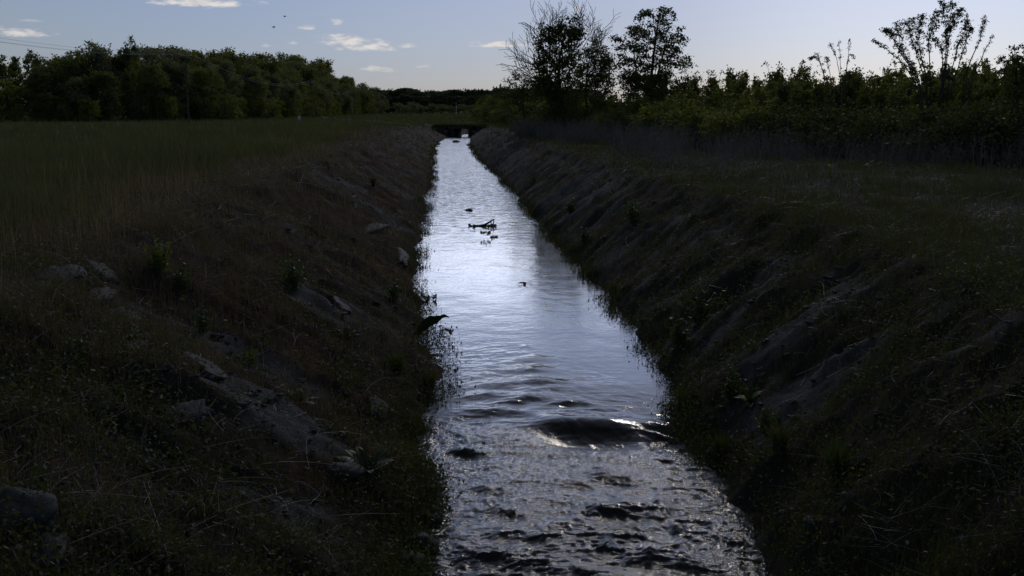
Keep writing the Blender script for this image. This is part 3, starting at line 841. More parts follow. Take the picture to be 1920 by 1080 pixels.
for px, py, Y in [(748, 192, 560), (762, 197, 545), (775, 190, 570), (790, 196, 560), (812, 193, 590), (828, 195, 580), (846, 197, 585), (868, 194, 560), (715, 188, 540)]:
    p = at_y(px, 205, Y); g0 = gz(p[0], Y); s_ = (ztop(px, py, Y) - g0) / 6.1
    paleB.put(0, (p[0], Y, g0), s_, rw.random() * 6.28, 'pale grey bush at the foot of the far wood', 'shrub', 'pale bushes before the far wood')
paleB.drop()

# --- right side: the hedge, the young poplars behind it
def bush(seed, h, wid, mat, name='bramble_bush', ntip=210, lpt=22, ls=0.15, spread=0.2):
    rg = np.random.default_rng(seed)
    lobes = [(0, 0, h * 0.42, wid * 0.5, h * 0.42)]
    for k in range(7):
        a = rg.random() * 6.283; rr = wid * 0.4 * rg.uniform(0.4, 1.0)
        lobes.append((math.cos(a) * rr, math.sin(a) * rr, h * rg.uniform(0.25, 0.85), wid * rg.uniform(0.16, 0.26), h * rg.uniform(0.12, 0.2)))
    return tree_proto(name, rg, h, lobes, ntip, lpt, ls, spread, mat, 0.5, rbase=0.06)
def sapling(seed, h, mat, name='poplar_sapling'):
    rg = np.random.default_rng(seed)
    lobes = []
    for k in range(int(rg.integers(3, 6))):
        a = rg.random() * 6.283; rr = rg.uniform(0.1, 0.65)
        top = h * rg.uniform(0.72, 1.0) if k else h
        z0 = h * 0.18
        lobes.append((math.cos(a) * rr * (k > 0), math.sin(a) * rr * (k > 0), (z0 + top) / 2, 0.30 + 0.16 * rg.random(), (top - z0) / 2))
    return tree_proto(name, rg, h, lobes, 150, 20, 0.17, 0.14, mat, 0.9, rbase=0.05)
hedgeB = Bank([bush(201, 3.0, 3.6, M['dark_leaf']), bush(202, 3.0, 4.2, M['dark_leaf']), bush(203, 3.0, 3.2, M['shoot_leaf'], 'hawthorn_bush'), bush(204, 3.0, 3.8, M['shoot_leaf'], 'hawthorn_bush')])
sapB = Bank([sapling(211 + k, 5.0, M[['shoot_leaf', 'shoot_leaf', 'wood_leaf', 'dark_leaf', 'shoot_leaf', 'wood_leaf'][k]]) for k in range(6)])
_hy = np.linspace(29, 300, 400); _hp = project(np.stack([hedge_x(_hy), _hy, _hy * 0 + 2.0], 1))[0]
def hedge_d(px): return float(np.interp(px, _hp[::-1], _hy[::-1]))
rh = np.random.default_rng(31)
def rwhere(px):
    if px < 960: return 'by the culvert'
    if px < 1140: return 'under the half bare tree'
    if px < 1300: return 'under the tall clumpy tree'
    if px < 1500: return 'left of the sprout with the bird'
    if px < 1640: return 'below the sprout with the bird'
    if px < 1800: return 'below the feathery locust stems'
    return 'at the right edge of the photo'
BT = dict(x=[850, 870, 900, 940, 1000, 1060, 1150, 1250, 1350, 1500, 1700, 1930], y=[205, 190, 178, 172, 182, 182, 172, 165, 165, 168, 165, 160])
y = 30.0
while y < 330:
    x = hedge_x(y)
    for row in range(2):
        xx = x + 1.2 + row * 2.3 + rh.normal() * 0.5; yy = y + rh.normal() * 0.5 + row * 1.5
        px = float(project(np.array([[xx, yy, 2.0]]))[0][0])
        g0 = gz(xx, yy); top = ztop(px, np.interp(px, BT['x'], BT['y']) + rh.uniform(-5, 12) + (14 if row == 0 else 0), yy)
        s_ = max(0.5, (top - g0) / 3.05)
        i = int(rh.choice([0, 1, 1] if px > 1480 else [0, 2, 3, 1]))
        w_ = min(1.5, max(1.0, s_ * 1.15))
        hedgeB.put(i, (xx, yy, g0 - 0.15), (w_, w_, s_), rh.random() * 6.28,
                   '%s, %s of the right hedge, %s' % (['dark bramble bush', 'wide dark bramble bush', 'olive green bush', 'wide olive green bush'][i], ['front', 'back'][row], rwhere(px)), 'bush', 'bushes of the right hedge')
    y += rh.uniform(1.6, 2.4) * max(1.0, y / 60.0)
hedgeB.drop()
PT = dict(x=[1250, 1300, 1320, 1345, 1365, 1382, 1400, 1425, 1442, 1460, 1480, 1502, 1520, 1560, 1600, 1640, 1670, 1700, 1760, 1800, 1840, 1860, 1880, 1930],
          y=[140, 128, 138, 130, 134, 118, 134, 130, 112, 130, 130, 116, 124, 126, 118, 124, 112, 118, 108, 112, 110, 98, 112, 112])
for row, (d0, d1, npx) in enumerate([(20, 30, 21), (11, 18, 24), (5, 9, 30)]):
    px = 1215.0 + row * 60
    while px < 1960:
        Y = hedge_d(px) + rh.uniform(d0, d1)
        p = at_y(px, 150, Y); g0 = gz(p[0], Y)
        py = np.interp(px, PT['x'], PT['y']) + (rh.uniform(-8, 8) if row == 0 else rh.uniform(4, 26) if row == 1 else rh.uniform(18, 42))
        s_ = (ztop(px, py, Y) - g0) / 5.1
        sapB.put(int(rh.integers(0, 6)), (p[0], Y, g0), (s_ * 0.95, s_ * 0.95, s_), rh.random() * 6.28,
                 'young poplar, %s row behind the right hedge, %s' % (['back', 'middle', 'front'][row], rwhere(px)), 'young tree', 'young poplars behind the right hedge')
        px += npx * rh.uniform(0.7, 1.25)
sapB.drop()

# --- single trees on the right, grown inside the outline they have in the photo
def inpoly(P, poly):
    poly = np.asarray(poly, float); x, y = P[:, 0], P[:, 1]; c = np.zeros(len(P), bool)
    j = len(poly) - 1
    for i in range(len(poly)):
        xi, yi = poly[i]; xj, yj = poly[j]
        c ^= ((yi > y) != (yj > y)) & (x < (xj - xi) * (y - yi) / (yj - yi + 1e-9) + xi); j = i
    return c
def poly_tips(poly, n, Y, depth, rg):
    poly = np.asarray(poly, float); out = []
    while len(out) < n:
        q = poly.min(0) + rg.random((n * 3, 2)) * (poly.max(0) - poly.min(0))
        q = q[inpoly(q, poly)]
        out.extend(q.tolist())
    out = out[:n]
    cx = np.array(out)[:, 0].mean(); hw = np.ptp(poly[:, 0]) / 2
    res = []
    for a, b in out:
        dd = depth * math.sqrt(max(0.05, 1 - ((a - cx) / hw) ** 2)) * rg.uniform(-1, 1)
        res.append(at_y(a, b, Y + dd))
    return np.array(res)

def px_tree(name, label, Y, trunk_px, leaf_polys, bare_paths, leafmat, seed, lpt, lsize, spread, rbase, ndep=2.0, flat=0.6, extra_trunks=()):
    rg = np.random.default_rng(seed)
    base = at_y(*trunk_px[0], Y); base[2] = gz(base[0], Y)
    tr = [np.array([base[0], Y, base[2] - 0.2])] + [at_y(a, b, Y + rg.normal() * 0.15) for a, b in trunk_px[1:]]
    tips = np.concatenate([poly_tips(pl, n, Y, ndep, rg) for pl, n in leaf_polys])
    V, Q, Nn = skeleton(tr, tips, rg, 0.012, rbase, 0.16, 0.35)
    root = empty(name, base); tag(root, label, 'tree')
    g = Geo().add(V, Q)
    for pth in extra_trunks:
        pp = np.array([at_y(a, b, Y + rg.normal() * 0.3) for a, b in pth])
        g.add(*polytube(pp, np.linspace(rbase * 0.6, 0.02, len(pp))))
    if bare_paths is not None:
        for pth, r0 in bare_paths:
            g.add(*polytube(pth, np.linspace(r0 * 1.4, 0.016, len(pth)), 3))
    o = g.build('trunk', M['bark'], root, origin=base)
    k = np.maximum(1, rg.poisson(lpt, len(tips)))
    Cn = np.repeat(tips, k, 0) + rg.normal(size=(k.sum(), 3)) * spread * np.array([1, 1, flat])
    V, Q, var = leaves(Cn, lsize, rg, 0.5)
    Geo().add(V, Q, None, var).build('crown', leafmat, root, origin=base)
    return root, Nn

def bare_fan(starts, Y, rg, n, spread_deg, len_px, out):
    """dead twigs: curved paths that fork again and again"""
    for (sx, sy, ang, ln, r0) in starts:
        def grow(px, py, a, l, r, dep, yy):
            path = [at_y(px, py, yy)]; k = 5
            curve = rg.normal() * 9
            for q in range(k):
                a += curve / k + rg.normal() * 2 + (6 if a < 90 else -6) * 0.35
                px += math.cos(R(a)) * l / k; py -= math.sin(R(a)) * l / k; yy += rg.normal() * 0.05
                path.append(at_y(px, py, yy))
                if dep > 0 and q >= 1 and rg.random() < 0.95:
                    grow(px, py, a + rg.choice([-1, 1]) * rg.uniform(18, 38), l * rg.uniform(0.35, 0.6), r * 0.6, dep - 1, yy)
            out.append((np.array(path), r))
        for _ in range(2): grow(sx + rg.normal() * 5, sy + rg.normal() * 5, ang + rg.normal() * 7, ln * rg.uniform(0.75, 1.05), r0 * 0.8, 2, Y + rg.normal() * 0.8)
rg = np.random.default_rng(51)
bare = []
bare_fan([(1030, 150, 140, 75, .05), (1022, 125, 125, 75, .05), (1030, 160, 155, 72, .05), (1024, 105, 115, 62, .04), (1040, 90, 100, 60, .04), (1060, 80, 92, 58, .04), (1078, 75, 80, 55, .04),
          (1088, 85, 65, 55, .04), (1095, 95, 50, 50, .035), (1015, 150, 165, 50, .04), (1020, 135, 140, 70, .04), (1012, 165, 150, 48, .03), (1100, 110, 60, 45, .03), (1112, 100, 55, 40, .03), (1120, 95, 75, 35, .03), (1050, 75, 105, 48, .03)], 86, rg, 3, 30, 60, bare)
px_tree('half_bare_tree', 'tall tree with bare twigs fanning around a leafy dark core', 86, [(1056, 240), (1056, 215), (1053, 180), (1047, 140), (1050, 105), (1056, 78), (1060, 55)],
        [([(1018, 170), (1004, 120), (1008, 80), (1018, 42), (1030, 40), (1036, 62), (1044, 52), (1052, 35), (1066, 45), (1078, 28), (1088, 34), (1092, 55), (1086, 80), (1082, 110), (1084, 150), (1070, 172)], 270),
         ([(1030, 210), (1030, 165), (1080, 165), (1085, 210)], 90), ([(1003, 178), (1005, 140), (1040, 150), (1040, 178)], 50), ([(985, 245), (1000, 200), (1100, 200), (1110, 245)], 90)],
        bare, M['dark_leaf'], 61, 29, 0.22, 0.28, 0.20, 1.5)
px_tree('leafy_tree', 'shorter leafy tree leaning against the half bare tree', 83, [(1100, 242), (1100, 210), (1099, 175), (1100, 140), (1106, 110)],
        [([(1082, 165), (1086, 105), (1104, 84), (1116, 92), (1128, 88), (1142, 98), (1150, 120), (1148, 165)], 180), ([(1110, 95), (1112, 70), (1124, 66), (1124, 95)], 8), ([(1060, 225), (1070, 160), (1150, 160), (1165, 240)], 150)],
        None, M['dark_leaf'], 62, 28, 0.18, 0.24, 0.12, 1.5)
px_tree('clumpy_tree', 'tallest tree by the stream, with many small clumps of leaves and sky between', 80, [(1212, 245), (1213, 210), (1216, 180), (1222, 140), (1226, 100), (1232, 60), (1236, 30)],
        [([(1150, 70), (1160, 64), (1172, 78), (1185, 45), (1205, 22), (1235, 9), (1245, 14), (1265, 16), (1270, 40), (1278, 60), (1280, 85), (1272, 110), (1262, 140), (1225, 165), (1170, 165), (1152, 130), (1158, 95)], 250),
         ([(1160, 168), (1165, 140), (1255, 140), (1262, 168)], 60), ([(1262, 125), (1280, 100), (1292, 92), (1300, 110), (1292, 130), (1272, 145)], 12), ([(1180, 220), (1170, 165), (1262, 165), (1270, 240)], 150)],
        None, M['dark_leaf'], 63, 34, 0.19, 0.22, 0.18, 1.9, 0.5,
        extra_trunks=[[(1205, 240), (1198, 205), (1196, 160), (1190, 110), (1186, 70)], [(1214, 215), (1224, 170), (1238, 120), (1252, 70)]])
px_tree('low_tree', 'low spreading tree left of the half bare tree', 92, [(985, 232), (982, 205), (980, 180), (978, 160)],
        [([(938, 170), (942, 155), (952, 142), (968, 138), (985, 140), (998, 150), (1012, 160), (1015, 178), (940, 182)], 75), ([(945, 215), (945, 175), (1030, 175), (1030, 215)], 80)],
        None, M['dark_leaf'], 64, 22, 0.19, 0.24, 0.09, 1.5)
px_tree('round_leaved_tree', 'dark tree with large round leaves at the right edge of the photo', 36, [(1915, 290), (1912, 240), (1908, 190), (1905, 140), (1908, 110)],
        [([(1872, 110), (1885, 104), (1898, 90), (1915, 84), (1960, 90), (1960, 170), (1885, 165), (1880, 135)], 120), ([(1880, 230), (1878, 160), (1960, 160), (1960, 230)], 90)],
        None, M['dark_leaf'], 65, 18, 0.11, 0.09, 0.07, 0.9)

# stems with feathery sprays: locust shoots above the hedge
def spray_tree(name, label, Y, stems_px, leaf_rng, leafmat, seed, lsize=0.095, dens=10, r0=0.034):
    rg = np.random.default_rng(seed)
    base = at_y(*stems_px[0][0][0], Y); base[2] = gz(base[0], Y)
    root = empty(name, base); tag(root, label, 'tree')
    g = Geo(); lf = []
    for path, f0, wid, dn in stems_px:
        yy = Y + rg.normal() * 0.35
        P = np.array([at_y(a, b, yy) for a, b in path]); P[0] = base - np.array([0, 0, 0.1])
        # finer, slightly crooked
        t = np.linspace(0, 1, len(P)); tf = np.linspace(0, 1, 14)
        Pf = np.stack([np.interp(tf, t, P[:, k]) for k in range(3)], 1) + rg.normal(size=(14, 3)) * 0.015
        g.add(*polytube(Pf, np.linspace(r0, 0.006, 14), 4))
        nn = int(dn * 26)
        for _ in range(nn):
            f = rg.uniform(f0 * 0.72, 1.0)
            c = np.array([np.interp(f, tf, Pf[:, k]) for k in range(3)])
            a = rg.random() * 6.283; ln = wid * 1.25 * rg.uniform(0.4, 1.0) * (0.55 + 0.6 * math.sin(min(1.0, (f - f0 * 0.72) / (1.0 - f0 * 0.72)) * 2.6))
            d = np.array([math.cos(a), math.sin(a) * 0.8, rg.uniform(-0.25, 0.35)])
            e = c + d * ln; mid = c + d * ln * 0.5 + np.array([0, 0, 0.04])
            g.add(*polytube(np.array([c, mid, e]), [0.005, 0.004, 0.003], 3))
            for q in np.linspace(0.25, 1.0, 7):
                lf.append(c + d * ln * q + rg.normal(size=3) * 0.035)
    g.build('trunk', M['bark'], root, origin=base)
    V, Q, var = leaves(np.array(lf), lsize, rg, 0.45)
    Geo().add(V, Q, None, var).build('crown', leafmat, root, origin=base)
    return root
B0 = (1745, 265)
spray_tree('locust_tree', 'feathery locust with many thin spreading stems above the hedge', 45, [
    ([B0, (1720, 160), (1690, 115), (1660, 90), (1640, 76)], 0.55, 0.16, 1.6),
    ([B0, (1725, 150), (1700, 110), (1685, 75), (1680, 40)], 0.62, 0.26, 3.4),
    ([B0, (1722, 150), (1690, 100), (1668, 62), (1660, 56)], 0.72, 0.24, 2.6),
    ([B0, (1738, 150), (1724, 90), (1722, 55), (1728, 28)], 0.50, 0.30, 4.6),
    ([B0, (1735, 150), (1712, 80), (1700, 45), (1712, 34)], 0.60, 0.24, 3.0),
    ([B0, (1745, 140), (1740, 80), (1750, 45), (1760, 18)], 0.60, 0.26, 3.4),
    ([B0, (1768, 150), (1775, 90), (1780, 45), (1788, -6)], 0.50, 0.24, 4.6),
    ([B0, (1770, 140), (1776, 70), (1768, 20), (1765, 2)], 0.66, 0.22, 2.6),
    ([B0, (1775, 130), (1780, 60), (1796, 30), (1803, 16)], 0.70, 0.20, 2.4),
    ([B0, (1780, 150), (1795, 90), (1808, 60), (1815, 28)], 0.55, 0.22, 3.0),
    ([B0, (1788, 150), (1805, 100), (1816, 68), (1818, 50)], 0.60, 0.18, 2.0),
    ([B0, (1768, 140), (1765, 90), (1758, 80), (1752, 72)], 0.55, 0.20, 1.6)], None, M['dark_leaf'], 71)
spray_tree('locust_shoot', 'lone leafy shoot leaning right of the feathery locust, the taller of two', 44.5, [([(1800, 265), (1815, 120), (1836, 80), (1845, 45), (1846, 30)], 0.60, 0.13, 2.8), ([(1800, 265), (1808, 140), (1822, 110)], 0.6, 0.1, 0.8)], None, M['dark_leaf'], 72, 0.06)
spray_tree('locust_shoot', 'lone thin shoot leaning far right of the feathery locust, the shorter of two', 44.5, [([(1800, 270), (1828, 130), (1845, 100), (1855, 78), (1862, 66)], 0.55, 0.08, 1.3), ([(1800, 270), (1822, 140), (1834, 112)], 0.6, 0.08, 0.5)], None, M['dark_leaf'], 73, 0.05)
spray_tree('briar', 'thin sparse sprouts rising above the hedge, one carrying a bird', 52, [
    ([(1575, 260), (1575, 140), (1567, 105), (1560, 92), (1556, 80)], 0.75, 0.13, 0.8), ([(1575, 260), (1577, 140), (1575, 110), (1574, 90), (1572, 76)], 0.65, 0.08, 0.5),
    ([(1575, 260), (1582, 150), (1590, 115), (1592, 95), (1594, 79)], 0.6, 0.08, 0.5), ([(1575, 260), (1588, 120), (1592, 102), (1600, 104), (1602, 112)], 0.75, 0.08, 0.5),
    ([(1575, 260), (1545, 140), (1535, 112), (1525, 106), (1518, 110)], 0.7, 0.16, 1.8), ([(1575, 260), (1550, 150), (1540, 125), (1534, 100)], 0.7, 0.14, 1.2), ([(1575, 260), (1556, 140), (1552, 118), (1550, 108)], 0.7, 0.14, 1.0)], None, M['dark_leaf'], 74, 0.07, r0=0.022)

# ------------------------------------------------------------------ plants one can tell apart on the banks
def plant_bushy(seed, mat, name='leafy_weed'):
    rg = np.random.default_rng(seed); root = empty(name, (0, 0, 0)); g = Geo(); lf = []
    for k in range(22):
        a = rg.random() * 6.283; o = rg.random() * 0.5
        e = np.array([math.cos(a) * o, math.sin(a) * o, rg.uniform(0.35, 1.0) * (1 - 0.5 * o)])
        p = np.array([e * 0.02, e * np.array([0.4, 0.4, 0.55]), e]); p[0, 2] = -0.05
        g.add(*polytube(p, [0.012, 0.008, 0.004], 4))
        for q in rg.uniform(0.15, 1.0, 26): lf.append(e * np.array([q * 0.9, q * 0.9, q]) + rg.normal(size=3) * 0.07)
    g.build('stem', M['twig'], root)
    V, Q, var = leaves(np.array(lf), 0.11, rg, 0.5, 0.2); Geo().add(V, Q, None, var).build('foliage', mat, root)
    return root
def plant_tussock(seed, mat, name='grass_tussock'):
    rg = np.random.default_rng(seed)
    n = 150; a = rg.random(n) * 6.283; l = rg.random(n) * 0.75
    P = np.stack([np.cos(a) * 0.12 * rg.random(n), np.sin(a) * 0.12 * rg.random(n), np.zeros(n) - 0.02], 1)
    V, Q, T = blades(P, 0.5 + 0.5 * rg.random(n), np.full(n, 0.022), np.stack([np.cos(a) * l, np.sin(a) * l], 1), rg)
    return mk(name, V, Q, T, mat, None, {'var': np.repeat(rg.random(n), 5)})
def leaf_strip(P, Wd, bend=0.0, thick=0.004, side_=None):
    """a broad leaf: centre line, half widths, folded a little along the midrib, real thickness"""
    P = np.asarray(P, float); n = len(P); t = unit(np.gradient(P, axis=0))
    sdv = unit(np.cross(t, np.array([0, 0, 1.0]))) if side_ is None else unit(np.asarray(side_, float) - t * (t @ np.asarray(side_, float))[:, None])
    nr = np.cross(sdv, t)
    Wd = np.asarray(Wd)[:, None]
    rows = [P - sdv * Wd + nr * Wd * bend, P - sdv * Wd * 0.5 + nr * Wd * bend * 0.3, P, P + sdv * Wd * 0.5 + nr * Wd * bend * 0.3, P + sdv * Wd + nr * Wd * bend]
    top = np.stack(rows, 1); bot = top - nr[:, None] * thick
    V = np.concatenate([top.reshape(-1, 3), bot.reshape(-1, 3)]); m = n * 5
    Q = []
    for i in range(n - 1):
        for j in range(4):
            a = i * 5 + j; Q.append((a, a + 1, a + 6, a + 5)); Q.append((m + a + 5, m + a + 6, m + a + 1, m + a))
        Q.append((i * 5, i * 5 + 5, m + i * 5 + 5, m + i * 5)); Q.append((m + i * 5 + 4, m + i * 5 + 9, i * 5 + 9, i * 5 + 4))
    return V, np.array(Q)
def plant_rosette(seed, mat, name='broadleaf_plant', nlf=13):
    rg = np.random.default_rng(seed); root = empty(name, (0, 0, 0)); g = Geo()
    for k in range(nlf):
        a = k * 2.4 + rg.normal() * 0.2; L_ = rg.uniform(0.6, 1.0); el = rg.uniform(0.35, 1.1)
        t = np.linspace(0, 1, 8)
        r_ = t * L_ * math.cos(el); z = t * L_ * math.sin(el) - 0.35 * (t ** 2) * L_
        P = np.stack([np.cos(a) * r_, np.sin(a) * r_, np.maximum(z, -0.05) + 0.02], 1)
        W = 0.13 * L_ * np.sin(np.pi * np.clip(t * 0.9 + 0.1, 0, 1)) ** 0.8 * sstep(0, 0.3, t) + 0.008
        V, Q = leaf_strip(P, W, 0.25); g.add(V, Q, None, rg.random())
    g.build('foliage', mat, root)
    g2 = Geo()
    for k in range(3):
        a = rg.random() * 6.28
        g2.add(*polytube([(0, 0, -0.05), (math.cos(a) * .05, math.sin(a) * .05, .35), (math.cos(a) * .12, math.sin(a) * .12, .75)], [.014, .010, .005], 5))
    g2.build('stem', mat, root)
    return root
plantsB = Bank([plant_bushy(301, M['plant']), plant_bushy(302, M['lime_plant']), plant_bushy(303, M['plant'])])
rosB = Bank([plant_rosette(311, M['plant']), plant_rosette(312, M['lime_plant'])])
tusB = Bank([plant_tussock(321, M['meadow']), plant_tussock(322, M['plant'])])
for bank, i, px, py, s_, lab in [
    (plantsB, 1, 300, 512, .55, 'lime green leafy weed on top of the left bank, beside the grey slabs'),
    (plantsB, 0, 340, 545, .45, 'darker leafy weed just below the lime green one on the left bank'),
    (plantsB, 0, 550, 545, .60, 'dark green bushy weed halfway down the left bank, above the pool'),
    (plantsB, 2, 380, 625, .40, 'small dark leafy weed right of the lowest grey slab on the left bank'),
    (plantsB, 0, 740, 565, .50, 'bushy weed low on the left bank near the curling leaf'),
    (rosB, 0, 650, 640, .40, 'spiky broadleaf plant on the left bank, left of the curling leaf'),
    (rosB, 0, 690, 895, .55, 'largest broadleaf plant low on the left bank, beside the rough water'),
    (rosB, 1, 560, 760, .35, 'light broadleaf plant halfway up the near left bank'),
    (tusB, 1, 745, 705, .55, 'green tussock on the left bank above the grassy spit'),
    (tusB, 0, 805, 735, .50, 'long grass tussock on the grassy spit at the left water edge'),
    (tusB, 0, 700, 350, .60, 'grass tussock far up the left bank'),
    (plantsB, 1, 470, 690, .30, 'small lime weed in the middle of the near left bank'),
    (plantsB, 2, 150, 690, .38, 'leafy weed on the near left bank below the layered stone'),
    (plantsB, 0, 1310, 610, .85, 'big bushy green weed on the right bank beside the pool'),
    (plantsB, 2, 1270, 650, .60, 'smaller bushy weed just below the big one on the right bank'),
    (plantsB, 0, 1370, 750, .50, 'bushy weed on the right bank level with the smooth spill'),
    (rosB, 1, 1405, 760, .35, 'light green broadleaf plant on the right bank above the spill'),
    (tusB, 1, 1350, 860, .45, 'green tussock at the right water edge below the spill'),
    (tusB, 0, 1460, 855, .55, 'wide grass tussock on the right bank beside the rough water'),
    (tusB, 1, 1570, 900, .60, 'tall green tussock higher up the right bank beside the rough water'),
    (plantsB, 2, 1435, 815, .40, 'dark leafy weed between two tussocks on the right bank'),
    (plantsB, 0, 1185, 420, .70, 'dark bush halfway up the right bank before the grey mud'),
    (plantsB, 2, 1095, 455, .55, 'dark weed low on the right bank, opposite the driftwood'),
    (plantsB, 0, 1070, 400, .60, 'dark weed in the grey mud of the right bank, farthest up the stream'),
    (tusB, 0, 1280, 770, .45, 'grass tussock at the right water edge beside the smooth spill'),
    (tusB, 0, 1150, 555, .45, 'grass tussock at the right water edge beside the calm pool')]:
    p = hit(px, py); bank.put(i, p, s_, rh.random() * 6.28, lab, 'plant')
for b in (plantsB, rosB, tusB):
    b.drop() if b is not tusB else None

# the long leaf curling out over the water from the left bank
base = hit(775, 632)
rg = np.random.default_rng(5)
cl = [(772, 634), (785, 622), (798, 612), (808, 604), (818, 599), (826, 595), (834, 592), (842, 595)]
wd = [.03, .07, .13, .15, .10, .045, .035, .008]
P = np.array([at_y(a, b, base[1] - 0.10 - 0.03 * k) for k, (a, b) in enumerate(cl)])
tf = np.linspace(0, 1, 24); t0 = np.linspace(0, 1, len(cl))
Pf = np.stack([np.interp(tf, t0, P[:, k]) for k in range(3)], 1)
Wf = np.interp(tf, t0, wd) * (1 + 0.12 * np.sin(tf * 40))
root = empty('burdock_leaf', base); tag(root, 'long curling green leaf reaching out over the water from the left bank', 'leaf')
V, Q = leaf_strip(Pf, Wf, 0.25, 0.006, side_=(0.25, -0.55, 0.8)); Geo().add(V, Q).build('blade', M['plant'], root, True, base)
Geo().add(*polytube([base + np.array([-0.1, 0, -0.08]), base, P[0], P[1]], [.014, .012, .009, .005], 6)).build('stalk', M['plant'], root, origin=base)

# ------------------------------------------------------------------ stones
def stone(name, px, py, size, label, mat, seed, slab=False, rz=0.0, sink=0.25, pos=None):
    rg = np.random.default_rng(seed)
    p = hit(px, py) if pos is None else np.asarray(pos, float)
    V, T = blob((0, 0, 0), size, rg, 4, 0.16 if slab else 0.28, 1.0, 1.3)
    if slab:
        an = np.arctan2(V[:, 1] / size[1], V[:, 0] / size[0])
        V[:, :2] *= (1 + 0.9 * (fbm(np.cos(an) * 2.2 + seed, np.sin(an) * 2.2 + seed, 3) - 0.5))[:, None]
        V = np.sign(V) * np.abs(V / np.array(size)) ** 0.75 * np.array(size)
    fine = fbm(V[:, 0] * 9 + seed, V[:, 1] * 9 + V[:, 2] * 7, 3) - 0.5
    V = V + unit(V) * (fine * 0.16 * min(size))[:, None]
    o = mk(name, V, None, T, mat, None, None, False)
    sx, sy = slope_at(p)
    nrm = Vector((-sx, -sy, 1)).normalized()
    q = nrm.to_track_quat('Z', 'Y') if slab else Vector((0, 0, 1)).to_track_quat('Z', 'Y')
    from mathutils import Quaternion
    o.rotation_mode = 'XYZ'; o.rotation_euler = (q @ Quaternion((0, 0, 1), rz)).to_euler()
    o.location = p + np.array([0, 0, size[2] * (1 - 2 * sink)])
    return tag(o, label, 'stone')
S = 'flat_stone'
for k, (px, py, sz, rz, lab) in enumerate([
    (60, 545, (.50, .24, .08), .3, 'layered grey slab at the top of the left bank, by the photo edge'),
    (110, 520, (.42, .20, .07), .2, 'layered grey slab lying behind the photo edge slab on the left bank'),
    (185, 560, (.42, .15, .07), .1, 'pale slab at the head of the row running down the left bank'),
    (225, 602, (.45, .17, .07), .0, 'pale slab in the middle of the row running down the left bank'),
    (262, 632, (.36, .15, .07), -.1, 'pale slab near the foot of the row running down the left bank'),
    (258, 655, (.30, .12, .06), -.3, 'curved grey slab below the pale row on the left bank'),
    (190, 510, (.34, .20, .07), .5, 'short grey slab under the lime green weed'),
    (385, 690, (.40, .20, .06), .2, 'broken grey slab in the near left bank, right of the pale row'),
    (700, 430, (.85, .16, .09), .05, 'upper of two long slabs far down the left bank'),
    (755, 485, (1.0, .18, .09), .05, 'lower of two long slabs far down the left bank'),
    (640, 575, (.38, .16, .06), .1, 'grey slab in the weeds of the left bank beside the pool'),
    (710, 770, (.30, .15, .06), .3, 'grey slab just above the grassy spit on the left bank'),
    (350, 775, (.26, .13, .05), .1, 'small bluish slab in the near left bank')]):
    stone(S, px, py, sz, lab, M['stone'], 400 + k, True, rz, 0.48)
for k, (px, py, sz, mat, lab) in enumerate([
    (786, 1030, (.20, .16, .17), 'wet_stone', 'round dark boulder at the left water edge, bottom of the photo'),
    (640, 890, (.26, .16, .10), 'wet_stone', 'flat dark rock low on the near left bank'),
    (20, 985, (.45, .32, .26), 'wet_stone', 'large dark rock in the bottom left corner'),
    (60, 1050, (.30, .25, .16), 'wet_stone', 'dark rock below the large one in the bottom left corner'),
    (812, 980, (.12, .10, .09), 'wet_stone', 'small wet rock above the round boulder'),
    (770, 1062, (.22, .18, .13), 'wet_stone', 'dark rock under the round boulder at the left water edge'),
    (1530, 985, (.16, .12, .08), 'stone', 'pale stone on the near right bank'),
    (1490, 388, (.55, .30, .12), 'stone', 'grey stone lying in the grass atop the right bank')]):
    stone('rock', px, py, np.array(sz) * 0.85, lab, M[mat], 450 + k, sink=0.42)
p = at(855, 268, 0.1); stone('rock', 0, 0, (.55, .4, .28), 'dark rock standing in the stream just before the culvert', M['wet_stone'], 470, pos=p, sink=0.35)

# ------------------------------------------------------------------ snags in the stream
def snag(name, label, parts, leafspots, seed, z=0.20):
    rg = np.random.default_rng(seed)
    p0 = at(*parts[0][0][0], z); Y = p0[1]
    root = empty(name, p0); tag(root, label, 'driftwood')
    g = Geo()
    for path, r in parts:
        P = np.array([at_y(a, b, Y + rg.normal() * 0.1) for a, b in path]); P[:, 2] = np.maximum(P[:, 2], z - 0.06)
        g.add(*polytube(P, np.linspace(r, r * 0.4, len(P)), 6))
    g.build('branch', M['twig'], root, origin=p0)
    lf = [at_y(a + rg.normal() * sx, b + rg.normal() * sy, Y + rg.normal() * 0.15) for a, b, sx, sy, k in leafspots for _ in range(k)]
    lf = np.array(lf); lf[:, 2] = np.maximum(lf[:, 2], z - 0.02)
    V, Q, var = leaves(lf, 0.075 * (1.6 if Y > 25 else 1.0), rg, 0.6); Geo().add(V, Q, None, var).build('dead_leaves', M['dark_leaf'], root, origin=p0)
snag('driftwood', 'snagged dark branch with a raised arm in the middle of the bright water',
     [([(888, 424), (898, 424), (908, 422), (917, 417), (926, 411)], .06), ([(905, 424), (915, 424), (924, 423), (930, 421)], .07), ([(920, 426), (921, 416)], .045), ([(879, 421), (886, 425)], .05), ([(924, 424), (926, 413)], .035), ([(898, 424), (910, 427), (920, 426)], .06)],
     [(918, 428, 5, 2, 45), (924, 424, 3, 3, 25), (887, 424, 2, 1, 12)], 81)
snag('driftwood', 'trail of small dark leaves caught in the water below the snagged branch', [([(921, 445), (926, 442), (932, 446)], .02)],
     [(925, 446, 3, 2, 14), (930, 452, 4, 1.5, 12), (912, 437, 5, 1.2, 14)], 82)
